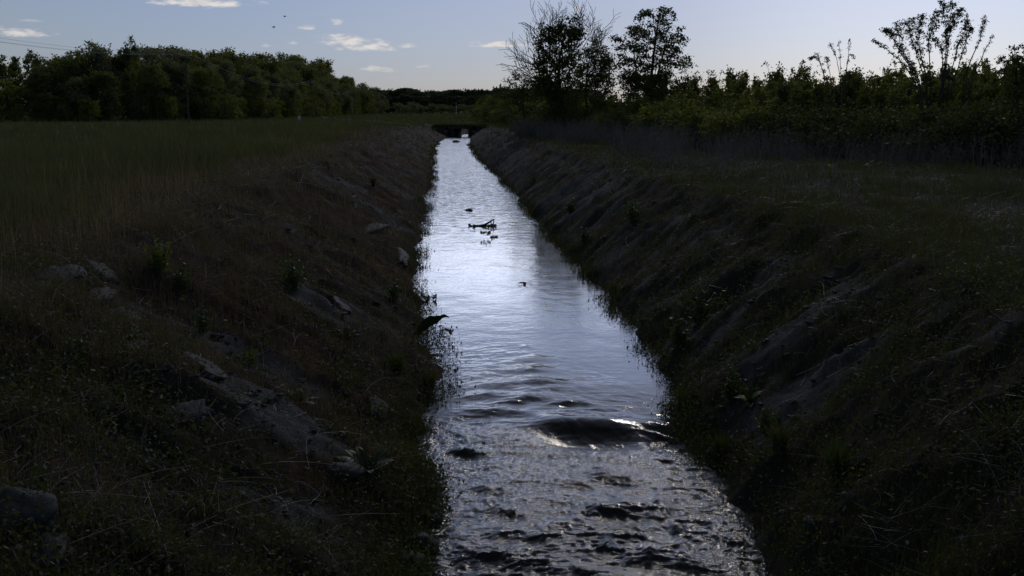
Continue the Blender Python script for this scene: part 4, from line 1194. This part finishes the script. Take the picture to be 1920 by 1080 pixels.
snag('driftwood', 'small dark clump of debris in the bright water upstream of the branch', [([(876, 394), (881, 393), (886, 390)], .035), ([(881, 402), (882, 395)], .03)],
     [(880, 394, 3, 1.2, 30), (881, 402, 1.5, 1, 14)], 83)
snag('driftwood', 'half sunken brown debris breaking the surface of the calm pool', [([(972, 531), (980, 529), (990, 530)], .012)], [(980, 531, 5, 1.0, 16)], 84)
snag('driftwood', 'dark leaf sprig reaching over the water at the left edge of the pool', [([(793, 561), (806, 556), (819, 558)], .008)], [(800, 557, 4, 1.5, 16), (815, 558, 3, 1.8, 14)], 85)
snag('driftwood', 'floating dark scum of leaves under the long curling leaf', [([(828, 618), (840, 620), (856, 621)], .006)], [(835, 619, 4, 0.8, 14), (848, 621, 6, 0.8, 18)], 86)

# ------------------------------------------------------------------ culvert bridge
def box(a, b):
    (x0, y0, z0), (x1, y1, z1) = a, b
    V = np.array([(x0, y0, z0), (x1, y0, z0), (x1, y1, z0), (x0, y1, z0), (x0, y0, z1), (x1, y0, z1), (x1, y1, z1), (x0, y1, z1)], float)
    return V, np.array([(0, 3, 2, 1), (4, 5, 6, 7), (0, 1, 5, 4), (1, 2, 6, 5), (2, 3, 7, 6), (3, 0, 4, 7)])
def skew(V, k, y0): V = V.copy(); V[:, 0] += k * (V[:, 1] - y0); return V
CY = 163.0
ol, orr = at_y(851, 250, CY)[0], at_y(877.5, 250, CY)[0]
cb = empty('culvert_bridge', (ol, CY, 0)); tag(cb, 'low concrete culvert carrying a grassy track across the stream', 'bridge')
o0 = np.array([ol, CY, 0]); K = 0.20
def cpart(name, a, b, mat, label=None):
    V, Q = box(a, b); V = skew(V, K, CY)
    return Geo().add(V, Q).build(name, M[mat], cb, origin=o0)
cpart('abutment', (ol - 0.8, CY, -0.6), (ol, CY + 7, 1.40), 'concrete')
cpart('abutment', (orr, CY, -0.6), (orr + 0.6, CY + 7, 1.40), 'concrete')
cpart('deck_slab', (ol - 0.9, CY - 0.15, 1.403), (orr + 0.7, CY + 7.1, 1.68), 'concrete')
V, Q = box((ol - 0.8, CY - 1.6, -0.4), (ol - 0.5, CY - 0.003, 1.25)); V[:, 0] += -0.7 * (CY - V[:, 1]); Geo().add(V, Q).build('wing_wall', M['concrete'], cb, origin=o0)
V, Q = box((orr + 0.3, CY - 1.6, -0.4), (orr + 0.6, CY - 0.003, 1.25)); V[:, 0] += 0.7 * (CY - V[:, 1]); Geo().add(V, Q).build('wing_wall', M['concrete'], cb, origin=o0)
# earth laid over the slab and down to both sides
gx = np.linspace(ol - 3.6, orr + 3.0, 60); gy = np.linspace(CY + 0.1, CY + 6.9, 14)
GX, GY = np.meshgrid(gx, gy)
inside = sstep(ol - 3.6, ol - 2.0, GX) * sstep(orr + 3.0, orr + 2.0, GX)
GZ = 1.69 + 0.25 * np.sin(np.clip((GY - CY) / 7, 0, 1) * math.pi) ** 0.5 + 0.10 * (fbm(GX * 0.8, GY * 0.8, 3, 900) - 0.5)
GZ = np.where((GX < ol - 1.3) | (GX > orr + 1.3), np.maximum(GZ, 1.6), GZ)
ix = np.arange(GX.size).reshape(GX.shape)
Qt = np.stack([ix[:-1, :-1], ix[:-1, 1:], ix[1:, 1:], ix[1:, :-1]], -1).reshape(-1, 4)
Vt = np.stack([GX + K * (GY - CY), GY, GZ], -1).reshape(-1, 3)
Vb = Vt.copy(); Vb[:, 2] = np.where((GX.ravel() < ol - 1.4) | (GX.ravel() > orr + 1.4), -0.3, 1.684)
nn = len(Vt); rim = np.concatenate([ix[0, :], ix[1:, -1], ix[-1, -2::-1], ix[-2:0:-1, 0]]); r2 = np.roll(rim, -1)
Qs = np.stack([rim, rim + nn, r2 + nn, r2], 1)
g = Geo().add(np.concatenate([Vt, Vb]), np.concatenate([Qt, Qt[:, ::-1] + nn, Qs]))
g.build('earth_cover', M['ground'], cb, origin=o0)
n = 9000
bx = rng.uniform(ol - 3.4, orr + 2.8, n); by = CY + 0.1 + 6.7 * rng.random(n) ** 1.6
bz = 1.70 + 0.22 * np.sin((by - CY) / 7 * math.pi) ** 0.5
an = rng.random(n) * 6.28; la = rng.random(n) * 0.5
V, Q, T = blades(np.stack([bx + K * (by - CY), by, bz], 1), 0.15 + 0.40 * rng.random(n), np.full(n, 0.08), np.stack([np.cos(an) * la, np.sin(an) * la], 1), rng)
Geo().add(V, Q, T, np.repeat(rng.random(n), 5)).build('grass_cover', M['meadow'], cb, origin=o0)

# the track that leaves the culvert across the meadow
tp = np.array([(ol - 7, CY + 3.5), (-8, 178), (-12, 205), (-22, 240), (-34, 290), (-38, 340)], float)
tt_ = np.linspace(0, 1, len(tp)); tfn = np.linspace(0, 1, 60)
ct = np.stack([np.interp(tfn, tt_, tp[:, 0]), np.interp(tfn, tt_, tp[:, 1])], 1)
tg = unit(np.gradient(ct, axis=0)); nv = np.stack([-tg[:, 1], tg[:, 0]], 1)
rows = [ct + nv * w for w in (-1.4, -0.7, 0, 0.7, 1.4)]
XY = np.stack(rows, 1).reshape(-1, 2); Z = H(XY[:, 0], XY[:, 1]) + 0.10
ix = np.arange(60 * 5).reshape(60, 5)
tag(mk('track', np.concatenate([XY, Z[:, None]], 1), np.stack([ix[:-1, :-1], ix[1:, :-1], ix[1:, 1:], ix[:-1, 1:]], -1).reshape(-1, 4), None, M['track']), 'pale gravel track crossing the far meadow to the culvert', 'track', kind='structure')

# ------------------------------------------------------------------ power line
PXX = -36.6
def pole(y, x, h, label, arm=True):
    g0 = gz(x, y)
    root = empty('utility_pole', (x, y, g0)); tag(root, label, 'utility pole', 'poles of the power line')
    Geo().add(*polytube([(0, 0, -0.5), (0, 0, h * 0.5), (0, 0, h)], [0.13, 0.11, 0.09], 10)).build('shaft', M['pole'], root)
    ca = Geo().add(*box((-0.85, -0.07, h - 0.42), (0.85, -0.113 - 0.07, h - 0.30))).build('crossarm', M['metal'], root)
    for dx in (-0.75, 0.75):
        Geo().add(*polytube([(dx, -0.125, h - 0.30), (dx, -0.125, h - 0.22), (dx, -0.125, h - 0.16), (dx, -0.125, h - 0.06)], [0.02, 0.06, 0.05, 0.03], 8)).build('insulator', M['ceramic'], ca)
    Geo().add(*polytube([(0, 0, h - 0.002), (0, 0, h + 0.10), (0, 0, h + 0.16), (0, 0, h + 0.26)], [0.02, 0.06, 0.05, 0.03], 8)).build('insulator', M['ceramic'], root)
    return [np.array([x - 0.75, y - 0.125, g0 + h - 0.06]), np.array([x, y, g0 + h + 0.26]), np.array([x + 0.75, y - 0.125, g0 + h - 0.06])]
zt = ztop(366, 99, 150.0); PH = zt - gz(PXX, 150.0)
ends = [pole(y, PXX, PH, lab) for y, lab in [(10.0, 'utility pole standing nearest, out in the meadow beside the viewer'), (150.0, 'tall utility pole in the meadow before the left wood'),
                                             (290.0, 'second utility pole, half lost against the left wood'), (430.0, 'third utility pole, small and far along the left wood')]]
for k in range(3):
    for w in range(3):
        a, b = ends[k][w], ends[k + 1][w]; t = np.linspace(0, 1, 40)
        P = a + (b - a) * t[:, None]; P[:, 2] -= 4 * (2.5 + 0.12 * w) * t * (1 - t)
        rad = 0.007 + 0.00002 * P[:, 1]
        o = Geo().add(*polytube(P, rad, 5)).build('power_line', M['wire'])
        tag(o, '%s of three sagging wires %s' % (['left', 'middle', 'right'][w], ['coming in at the left edge to the tall utility pole', 'between the tall utility pole and the second pole', 'between the second and the third utility pole'][k]), 'wire', 'wires of the power line')
# a slim post far behind the culvert
p = at_y(855.5, 217, 520.0); g0 = gz(p[0], 520.0); h = ztop(855.5, 193, 520.0) - g0
r_ = empty('metal_post', (p[0], 520.0, g0)); tag(r_, 'slim pale post standing far off behind the culvert', 'post')
Geo().add(*polytube([(0, 0, -0.3), (0, 0, h * 0.5), (0, 0, h)], [0.13, 0.11, 0.09], 8)).build('shaft', M['metal'], r_)
Geo().add(*box((-0.2, -0.2, h + 0.002), (0.2, 0.2, h + 0.14))).build('cap', M['metal'], r_)

# pale blue box in front of the wood
p = at_y(561, 223, 215.0); g0 = gz(p[0], 215.0)
bx_ = empty('cable_box', (p[0], 215.0, g0), 0.35); tag(bx_, 'small pale blue box standing in the grass before the left wood', 'box')
zt_ = 0.95
Geo().add(*box((-0.27, -0.17, -0.1), (0.27, 0.17, zt_))).build('body', M['white_paint'], bx_)
Geo().add(*box((-0.31, -0.21, zt_ + 0.002), (0.31, 0.21, zt_ + 0.07))).build('lid', M['white_paint'], bx_)
Geo().add(*box((-0.22, -0.19, 0.15), (0.22, -0.173, zt_ - 0.08))).build('door', M['white_paint'], bx_)

# ------------------------------------------------------------------ birds
def bird(px, py, Y, span, label, perched=False, head=0.0):
    rg = np.random.default_rng(int(px))
    p = at_y(px, py, Y); root = empty('bird', p, head); tag(root, label, 'bird')
    n = 9; t = np.linspace(-1, 1, n)
    L_ = span * 0.34
    prof = np.interp(t, [-1, -0.75, -0.2, 0.35, 0.62, 0.8, 0.93, 1], [0.02, 0.10, 0.20, 0.19, 0.13, 0.145, 0.06, 0.01]) * L_ * 1.4
    ax = np.stack([t * L_, 0 * t, 0 * t], 1)
    if perched: ax = np.stack([t * L_ * 0.55, 0 * t, t * L_ * 0.85], 1)
    Geo().add(*polytube(ax, prof, 8)).build('body', M['feather'], root, True)
    # tail
    e = ax[0]; d = unit(ax[0] - ax[2])
    V, Q = leaf_strip(np.array([e + d * L_ * q for q in (-0.1, 0.3, 0.7)]), np.array([.08, .12, .16]) * L_ * 1.2, 0.0, 0.006); Geo().add(V, Q).build('tail', M['feather'], root)
    for sg in (-1, 1):
        if perched:
            P = np.array([ax[6] + np.array([0, sg * prof[5] * 0.95, 0]), ax[4] + np.array([0, sg * prof[4] * 1.08, 0]), ax[1] + np.array([-0.01, sg * prof[2] * 0.6, -0.01])])
            V, Q = leaf_strip(P, np.array([.05, .16, .02]) * L_ * 1.5, 0.1, 0.008, side_=(1, 0, -0.6))
        else:
            u = np.linspace(0, 1, 7)
            P = np.stack([L_ * 0.25 - 0.35 * L_ * u ** 2, sg * u * span * 0.5, span * 0.22 * np.sin(u * 2.2) * 0.8], 1)
            V, Q = leaf_strip(P, L_ * np.array([.30, .34, .33, .28, .22, .14, .02]), 0.05, 0.006, side_=(1, 0, 0))
        Geo().add(V, Q).build('wing', M['feather'], root)
    return root
bird(1592.5, 75.5, 52.0, 0.36, 'small dark bird perched on the tip of a thin sprout', True, 0.6)
bird(513, 51, 110.0, 0.55, 'lower of two tiny dark birds flying in the left sky', False, 0.4)
bird(534, 31, 118.0, 0.55, 'upper of two tiny dark birds flying in the left sky', False, 2.6)


# ------------------------------------------------------------------ camera, light, sky
cam = bpy.data.objects.new('camera', bpy.data.cameras.new('camera')); C.objects.link(cam)
cam.data.sensor_width = 36; cam.data.lens = 36 * FPX / 1920
cam.data.clip_start = 0.1; cam.data.clip_end = 20000
cam.location = CAM
cam.rotation_euler = Vector(FW).to_track_quat('-Z', 'Y').to_euler()
bpy.context.scene.camera = cam

SUN_AZ, SUN_EL = 18.0, 34.0         # degrees right of the stream's axis, above the horizon
sd = Vector((math.sin(R(SUN_AZ)) * math.cos(R(SUN_EL)), math.cos(R(SUN_AZ)) * math.cos(R(SUN_EL)), math.sin(R(SUN_EL))))
sun = bpy.data.objects.new('sun', bpy.data.lights.new('sun', 'SUN')); C.objects.link(sun)
sun.data.energy = 0.5; sun.data.angle = R(4); sun.data.color = (1.0, 0.90, 0.76)
sun.rotation_euler = sd.to_track_quat('Z', 'Y').to_euler()
sun.location = (0, 0, 60)

def world():
    w = bpy.data.worlds.new('World'); bpy.context.scene.world = w; w.use_nodes = True
    nt = w.node_tree; nt.nodes.clear(); L = nt.links
    def m(op, a, b=None, c=None, clamp=False):
        n = nd(nt, 'ShaderNodeMath', operation=op, use_clamp=clamp)
        for i, v in enumerate((a, b, c)):
            if v is None: continue
            if isinstance(v, (int, float)): n.inputs[i].default_value = v
            else: L.new(v, n.inputs[i])
        return n.outputs[0]
    def mr(v, a, b, c=0.0, d=1.0):
        n = setv(nd(nt, 'ShaderNodeMapRange', interpolation_type='SMOOTHSTEP'), From_Min=a, From_Max=b, To_Min=c, To_Max=d)
        L.new(v, n.inputs['Value']); return n.outputs[0]
    out = nd(nt, 'ShaderNodeOutputWorld'); bg = nd(nt, 'ShaderNodeBackground')
    sky = nd(nt, 'ShaderNodeTexSky', sky_type='NISHITA', sun_disc=False, sun_elevation=R(SUN_EL), sun_rotation=R(SUN_AZ))
    sky.altitude = 100; sky.air_density = 1.0; sky.dust_density = 0.6; sky.ozone_density = 3.0
    tc = nd(nt, 'ShaderNodeTexCoord'); sp = nd(nt, 'ShaderNodeSeparateXYZ'); L.new(tc.outputs['Generated'], sp.inputs[0])
    az = m('MULTIPLY', m('ARCTAN2', sp.outputs['X'], sp.outputs['Y']), 57.2958)
    el = m('MULTIPLY', m('ARCSINE', sp.outputs['Z']), 57.2958)
    # sky colour scaled by elevation, darkened overhead to keep the land dark
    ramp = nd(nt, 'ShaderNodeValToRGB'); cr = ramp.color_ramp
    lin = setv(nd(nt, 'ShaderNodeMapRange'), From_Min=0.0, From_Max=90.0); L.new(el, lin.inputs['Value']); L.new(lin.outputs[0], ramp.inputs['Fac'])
    stops = SKY_TINT
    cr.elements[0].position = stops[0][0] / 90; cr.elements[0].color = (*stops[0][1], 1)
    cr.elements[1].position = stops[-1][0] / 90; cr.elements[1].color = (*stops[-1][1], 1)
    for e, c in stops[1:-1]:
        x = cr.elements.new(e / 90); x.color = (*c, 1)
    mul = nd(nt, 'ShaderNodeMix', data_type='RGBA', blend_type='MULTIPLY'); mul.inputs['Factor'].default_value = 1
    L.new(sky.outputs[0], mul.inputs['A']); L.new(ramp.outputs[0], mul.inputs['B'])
    # right side of sky brighter; extra light added behind the viewer for foliage fronts
    sv = nd(nt, 'ShaderNodeVectorMath', operation='DOT_PRODUCT'); L.new(tc.outputs['Generated'], sv.inputs[0])
    sv.inputs[1].default_value = (math.sin(R(46)), math.cos(R(46)), 0.05)
    side_ = mr(sv.outputs['Value'], 0.80, 0.98, 1.0, SIDE[0])
    back_ = mr(sv.outputs['Value'], -0.3, 0.6, SIDE[1], 1.0)
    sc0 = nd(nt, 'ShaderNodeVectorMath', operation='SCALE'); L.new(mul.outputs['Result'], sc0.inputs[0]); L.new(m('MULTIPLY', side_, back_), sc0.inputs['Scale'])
    ws = nd(nt, 'ShaderNodeMix', data_type='RGBA', blend_type='MULTIPLY'); ws.inputs['B'].default_value = (1.0, 0.955, 0.89, 1)
    L.new(mr(sv.outputs['Value'], 0.78, 0.98), ws.inputs['Factor']); L.new(sc0.outputs[0], ws.inputs['A'])
    wb = nd(nt, 'ShaderNodeMix', data_type='RGBA', blend_type='MULTIPLY'); wb.inputs['B'].default_value = (1.15, 1.0, 0.72, 1)
    L.new(mr(sv.outputs['Value'], 0.55, 0.0), wb.inputs['Factor']); L.new(ws.outputs['Result'], wb.inputs['A'])
    col = wb.outputs['Result']
    cmb = nd(nt, 'ShaderNodeCombineXYZ'); L.new(az, cmb.inputs[0]); L.new(el, cmb.inputs[1])
    # bright glows added above the view to brighten the water's reflections
    mpv = setv(nd(nt, 'ShaderNodeMapping'), Scale=(0.055, 0.13, 1)); L.new(cmb.outputs[0], mpv.inputs['Vector'])
    nv = setv(nd(nt, 'ShaderNodeTexNoise'), Scale=1.0, Detail=6.0, Roughness=0.58); L.new(mpv.outputs[0], nv.inputs['Vector'])
    g1 = m('POWER', m('DIVIDE', m('SUBTRACT', az, ADDED_GLOW['az']), ADDED_GLOW['waz']), 2.0)
    g2 = m('POWER', m('DIVIDE', m('SUBTRACT', el, ADDED_GLOW['el']), ADDED_GLOW['wel']), 2.0)
    glow = m('EXPONENT', m('MULTIPLY', m('ADD', g1, g2), -1.0))
    h1 = m('POWER', m('DIVIDE', m('SUBTRACT', az, ADDED_GLOW2['az']), ADDED_GLOW2['waz']), 2.0)
    h2 = m('POWER', m('DIVIDE', m('SUBTRACT', el, ADDED_GLOW2['el']), ADDED_GLOW2['wel']), 2.0)
    glow2 = m('MULTIPLY', m('EXPONENT', m('MULTIPLY', m('ADD', h1, h2), -1.0)), ADDED_GLOW2['a'])
    vm = m('MULTIPLY', m('MULTIPLY', mr(nv.outputs['Fac'], 0.30, 0.72, 0.4, 1.0), mr(el, 6.1, 8.2)), glow)
    vm2 = m('MULTIPLY', m('MULTIPLY', mr(nv.outputs['Fac'], 0.30, 0.72, 0.4, 1.0), mr(el, 6.1, 8.2)), glow2)
    va = nd(nt, 'ShaderNodeMix', data_type='RGBA', blend_type='ADD'); va.inputs['Factor'].default_value = 1
    vc = nd(nt, 'ShaderNodeVectorMath', operation='SCALE'); vc.inputs[0].default_value = ADDED_GLOW['col']; L.new(vm, vc.inputs['Scale'])
    vc2 = nd(nt, 'ShaderNodeVectorMath', operation='SCALE'); vc2.inputs[0].default_value = ADDED_GLOW2['col']; L.new(vm2, vc2.inputs['Scale'])
    vs = nd(nt, 'ShaderNodeVectorMath', operation='ADD'); L.new(vc.outputs[0], vs.inputs[0]); L.new(vc2.outputs[0], vs.inputs[1])
    L.new(col, va.inputs['A']); L.new(vs.outputs[0], va.inputs['B']); col = va.outputs['Result']
    # small fair-weather clouds
    mpc = setv(nd(nt, 'ShaderNodeMapping'), Scale=(1.1, 3.6, 1)); L.new(cmb.outputs[0], mpc.inputs['Vector'])
    nc = setv(nd(nt, 'ShaderNodeTexNoise'), Scale=1.0, Detail=6.0, Roughness=0.6); L.new(mpc.outputs[0], nc.inputs['Vector'])
    mpd = setv(nd(nt, 'ShaderNodeMapping'), Scale=(0.5, 1.2, 1), Location=(3.1, 8.2, 0)); L.new(cmb.outputs[0], mpd.inputs['Vector'])
    nd2 = setv(nd(nt, 'ShaderNodeTexNoise'), Scale=1.0, Detail=3.0); L.new(mpd.outputs[0], nd2.inputs['Vector'])
    total = None; topness = None
    for px, py, w_, h_, a_ in CLOUDS:
        d = ray(px, py); d = d / np.linalg.norm(d)
        a0 = math.degrees(math.atan2(d[0], d[1])); e0 = math.degrees(math.asin(d[2]))
        w_ = w_ * 0.0315; h_ = h_ * 0.026
        dx = m('DIVIDE', m('SUBTRACT', az, a0), w_)
        dy0 = m('SUBTRACT', el, e0 - 0.3 * h_)
        dy = m('MAXIMUM', m('DIVIDE', dy0, h_ * 1.3), m('DIVIDE', dy0, -0.7 * h_))
        r2 = m('SQRT', m('ADD', m('MULTIPLY', dx, dx), m('MULTIPLY', dy, dy)))
        v = m('SUBTRACT', 1.25, m('ADD', r2, m('MULTIPLY', m('SUBTRACT', nc.outputs['Fac'], 0.5), -2.6)))
        v = m('MULTIPLY', mr(v, 0.05, 1.05), a_)
        total = v if total is None else m('MAXIMUM', total, v)
    cm = nd(nt, 'ShaderNodeMix', data_type='RGBA'); L.new(total, cm.inputs['Factor']); L.new(col, cm.inputs['A'])
    cc = nd(nt, 'ShaderNodeMix', data_type='RGBA'); L.new(mr(nc.outputs['Fac'], 0.35, 0.65), cc.inputs['Factor'])
    cc.inputs['A'].default_value = (*CLOUD_LO, 1); cc.inputs['B'].default_value = (*CLOUD_HI, 1)
    L.new(cc.outputs['Result'], cm.inputs['B']); col = cm.outputs['Result']
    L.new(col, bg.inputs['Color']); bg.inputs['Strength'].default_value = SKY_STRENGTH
    L.new(bg.outputs[0], out.inputs['Surface'])
SKY_STRENGTH = 0.1
SKY_TINT = [(0.0, (0.33, 0.385, 0.58)), (7.0, (0.495, 0.470, 0.565)), (12.0, (0.62, 0.66, 0.86)), (25.0, (0.53, 0.57, 0.72)), (45.0, (0.23, 0.235, 0.28)), (90.0, (0.08, 0.078, 0.076))]
SIDE = (1.55, 1.3)
ADDED_GLOW = dict(az=8.0, waz=32.0, el=30.0, wel=25.0, col=(8.4, 9.4, 12.2))
ADDED_GLOW2 = dict(az=2.0, waz=11.0, el=8.4, wel=2.5, a=4.5, col=(6.4, 6.7, 7.6))
CLOUD_HI = (7.4, 7.0, 6.8); CLOUD_LO = (5.7, 5.6, 5.7)
CLOUDS = [(378, 2, 78, 12, 1), (35, 61, 42, 9, .9), (577, 52, 15, 4.5, .8), (634, 42, 11, 7, .8), (650, 75, 50, 10, 1), (695, 87, 50, 9, 1), (760, 85, 17, 6, .8), (500, 85, 9, 3.5, .6), (549, 81, 14, 3.5, .55),
          (708, 130, 32, 6, .6), (796, 124, 14, 3.5, .35), (637, 92, 11, 4, .6), (932, 83, 46, 7, .95), (1083, 16, 9, 6, .7), (58, 38, 16, 3, .25)]
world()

sc = bpy.context.scene
sc.view_settings.view_transform = 'Standard'; sc.view_settings.look = 'None'
sc.view_settings.exposure = 0.0; sc.view_settings.gamma = 1.0
sc.cycles.use_denoising = True
sc.cycles.max_bounces = 6; sc.cycles.diffuse_bounces = 3; sc.cycles.glossy_bounces = 3; sc.cycles.transmission_bounces = 3
sc.cycles.sample_clamp_indirect = 4.0
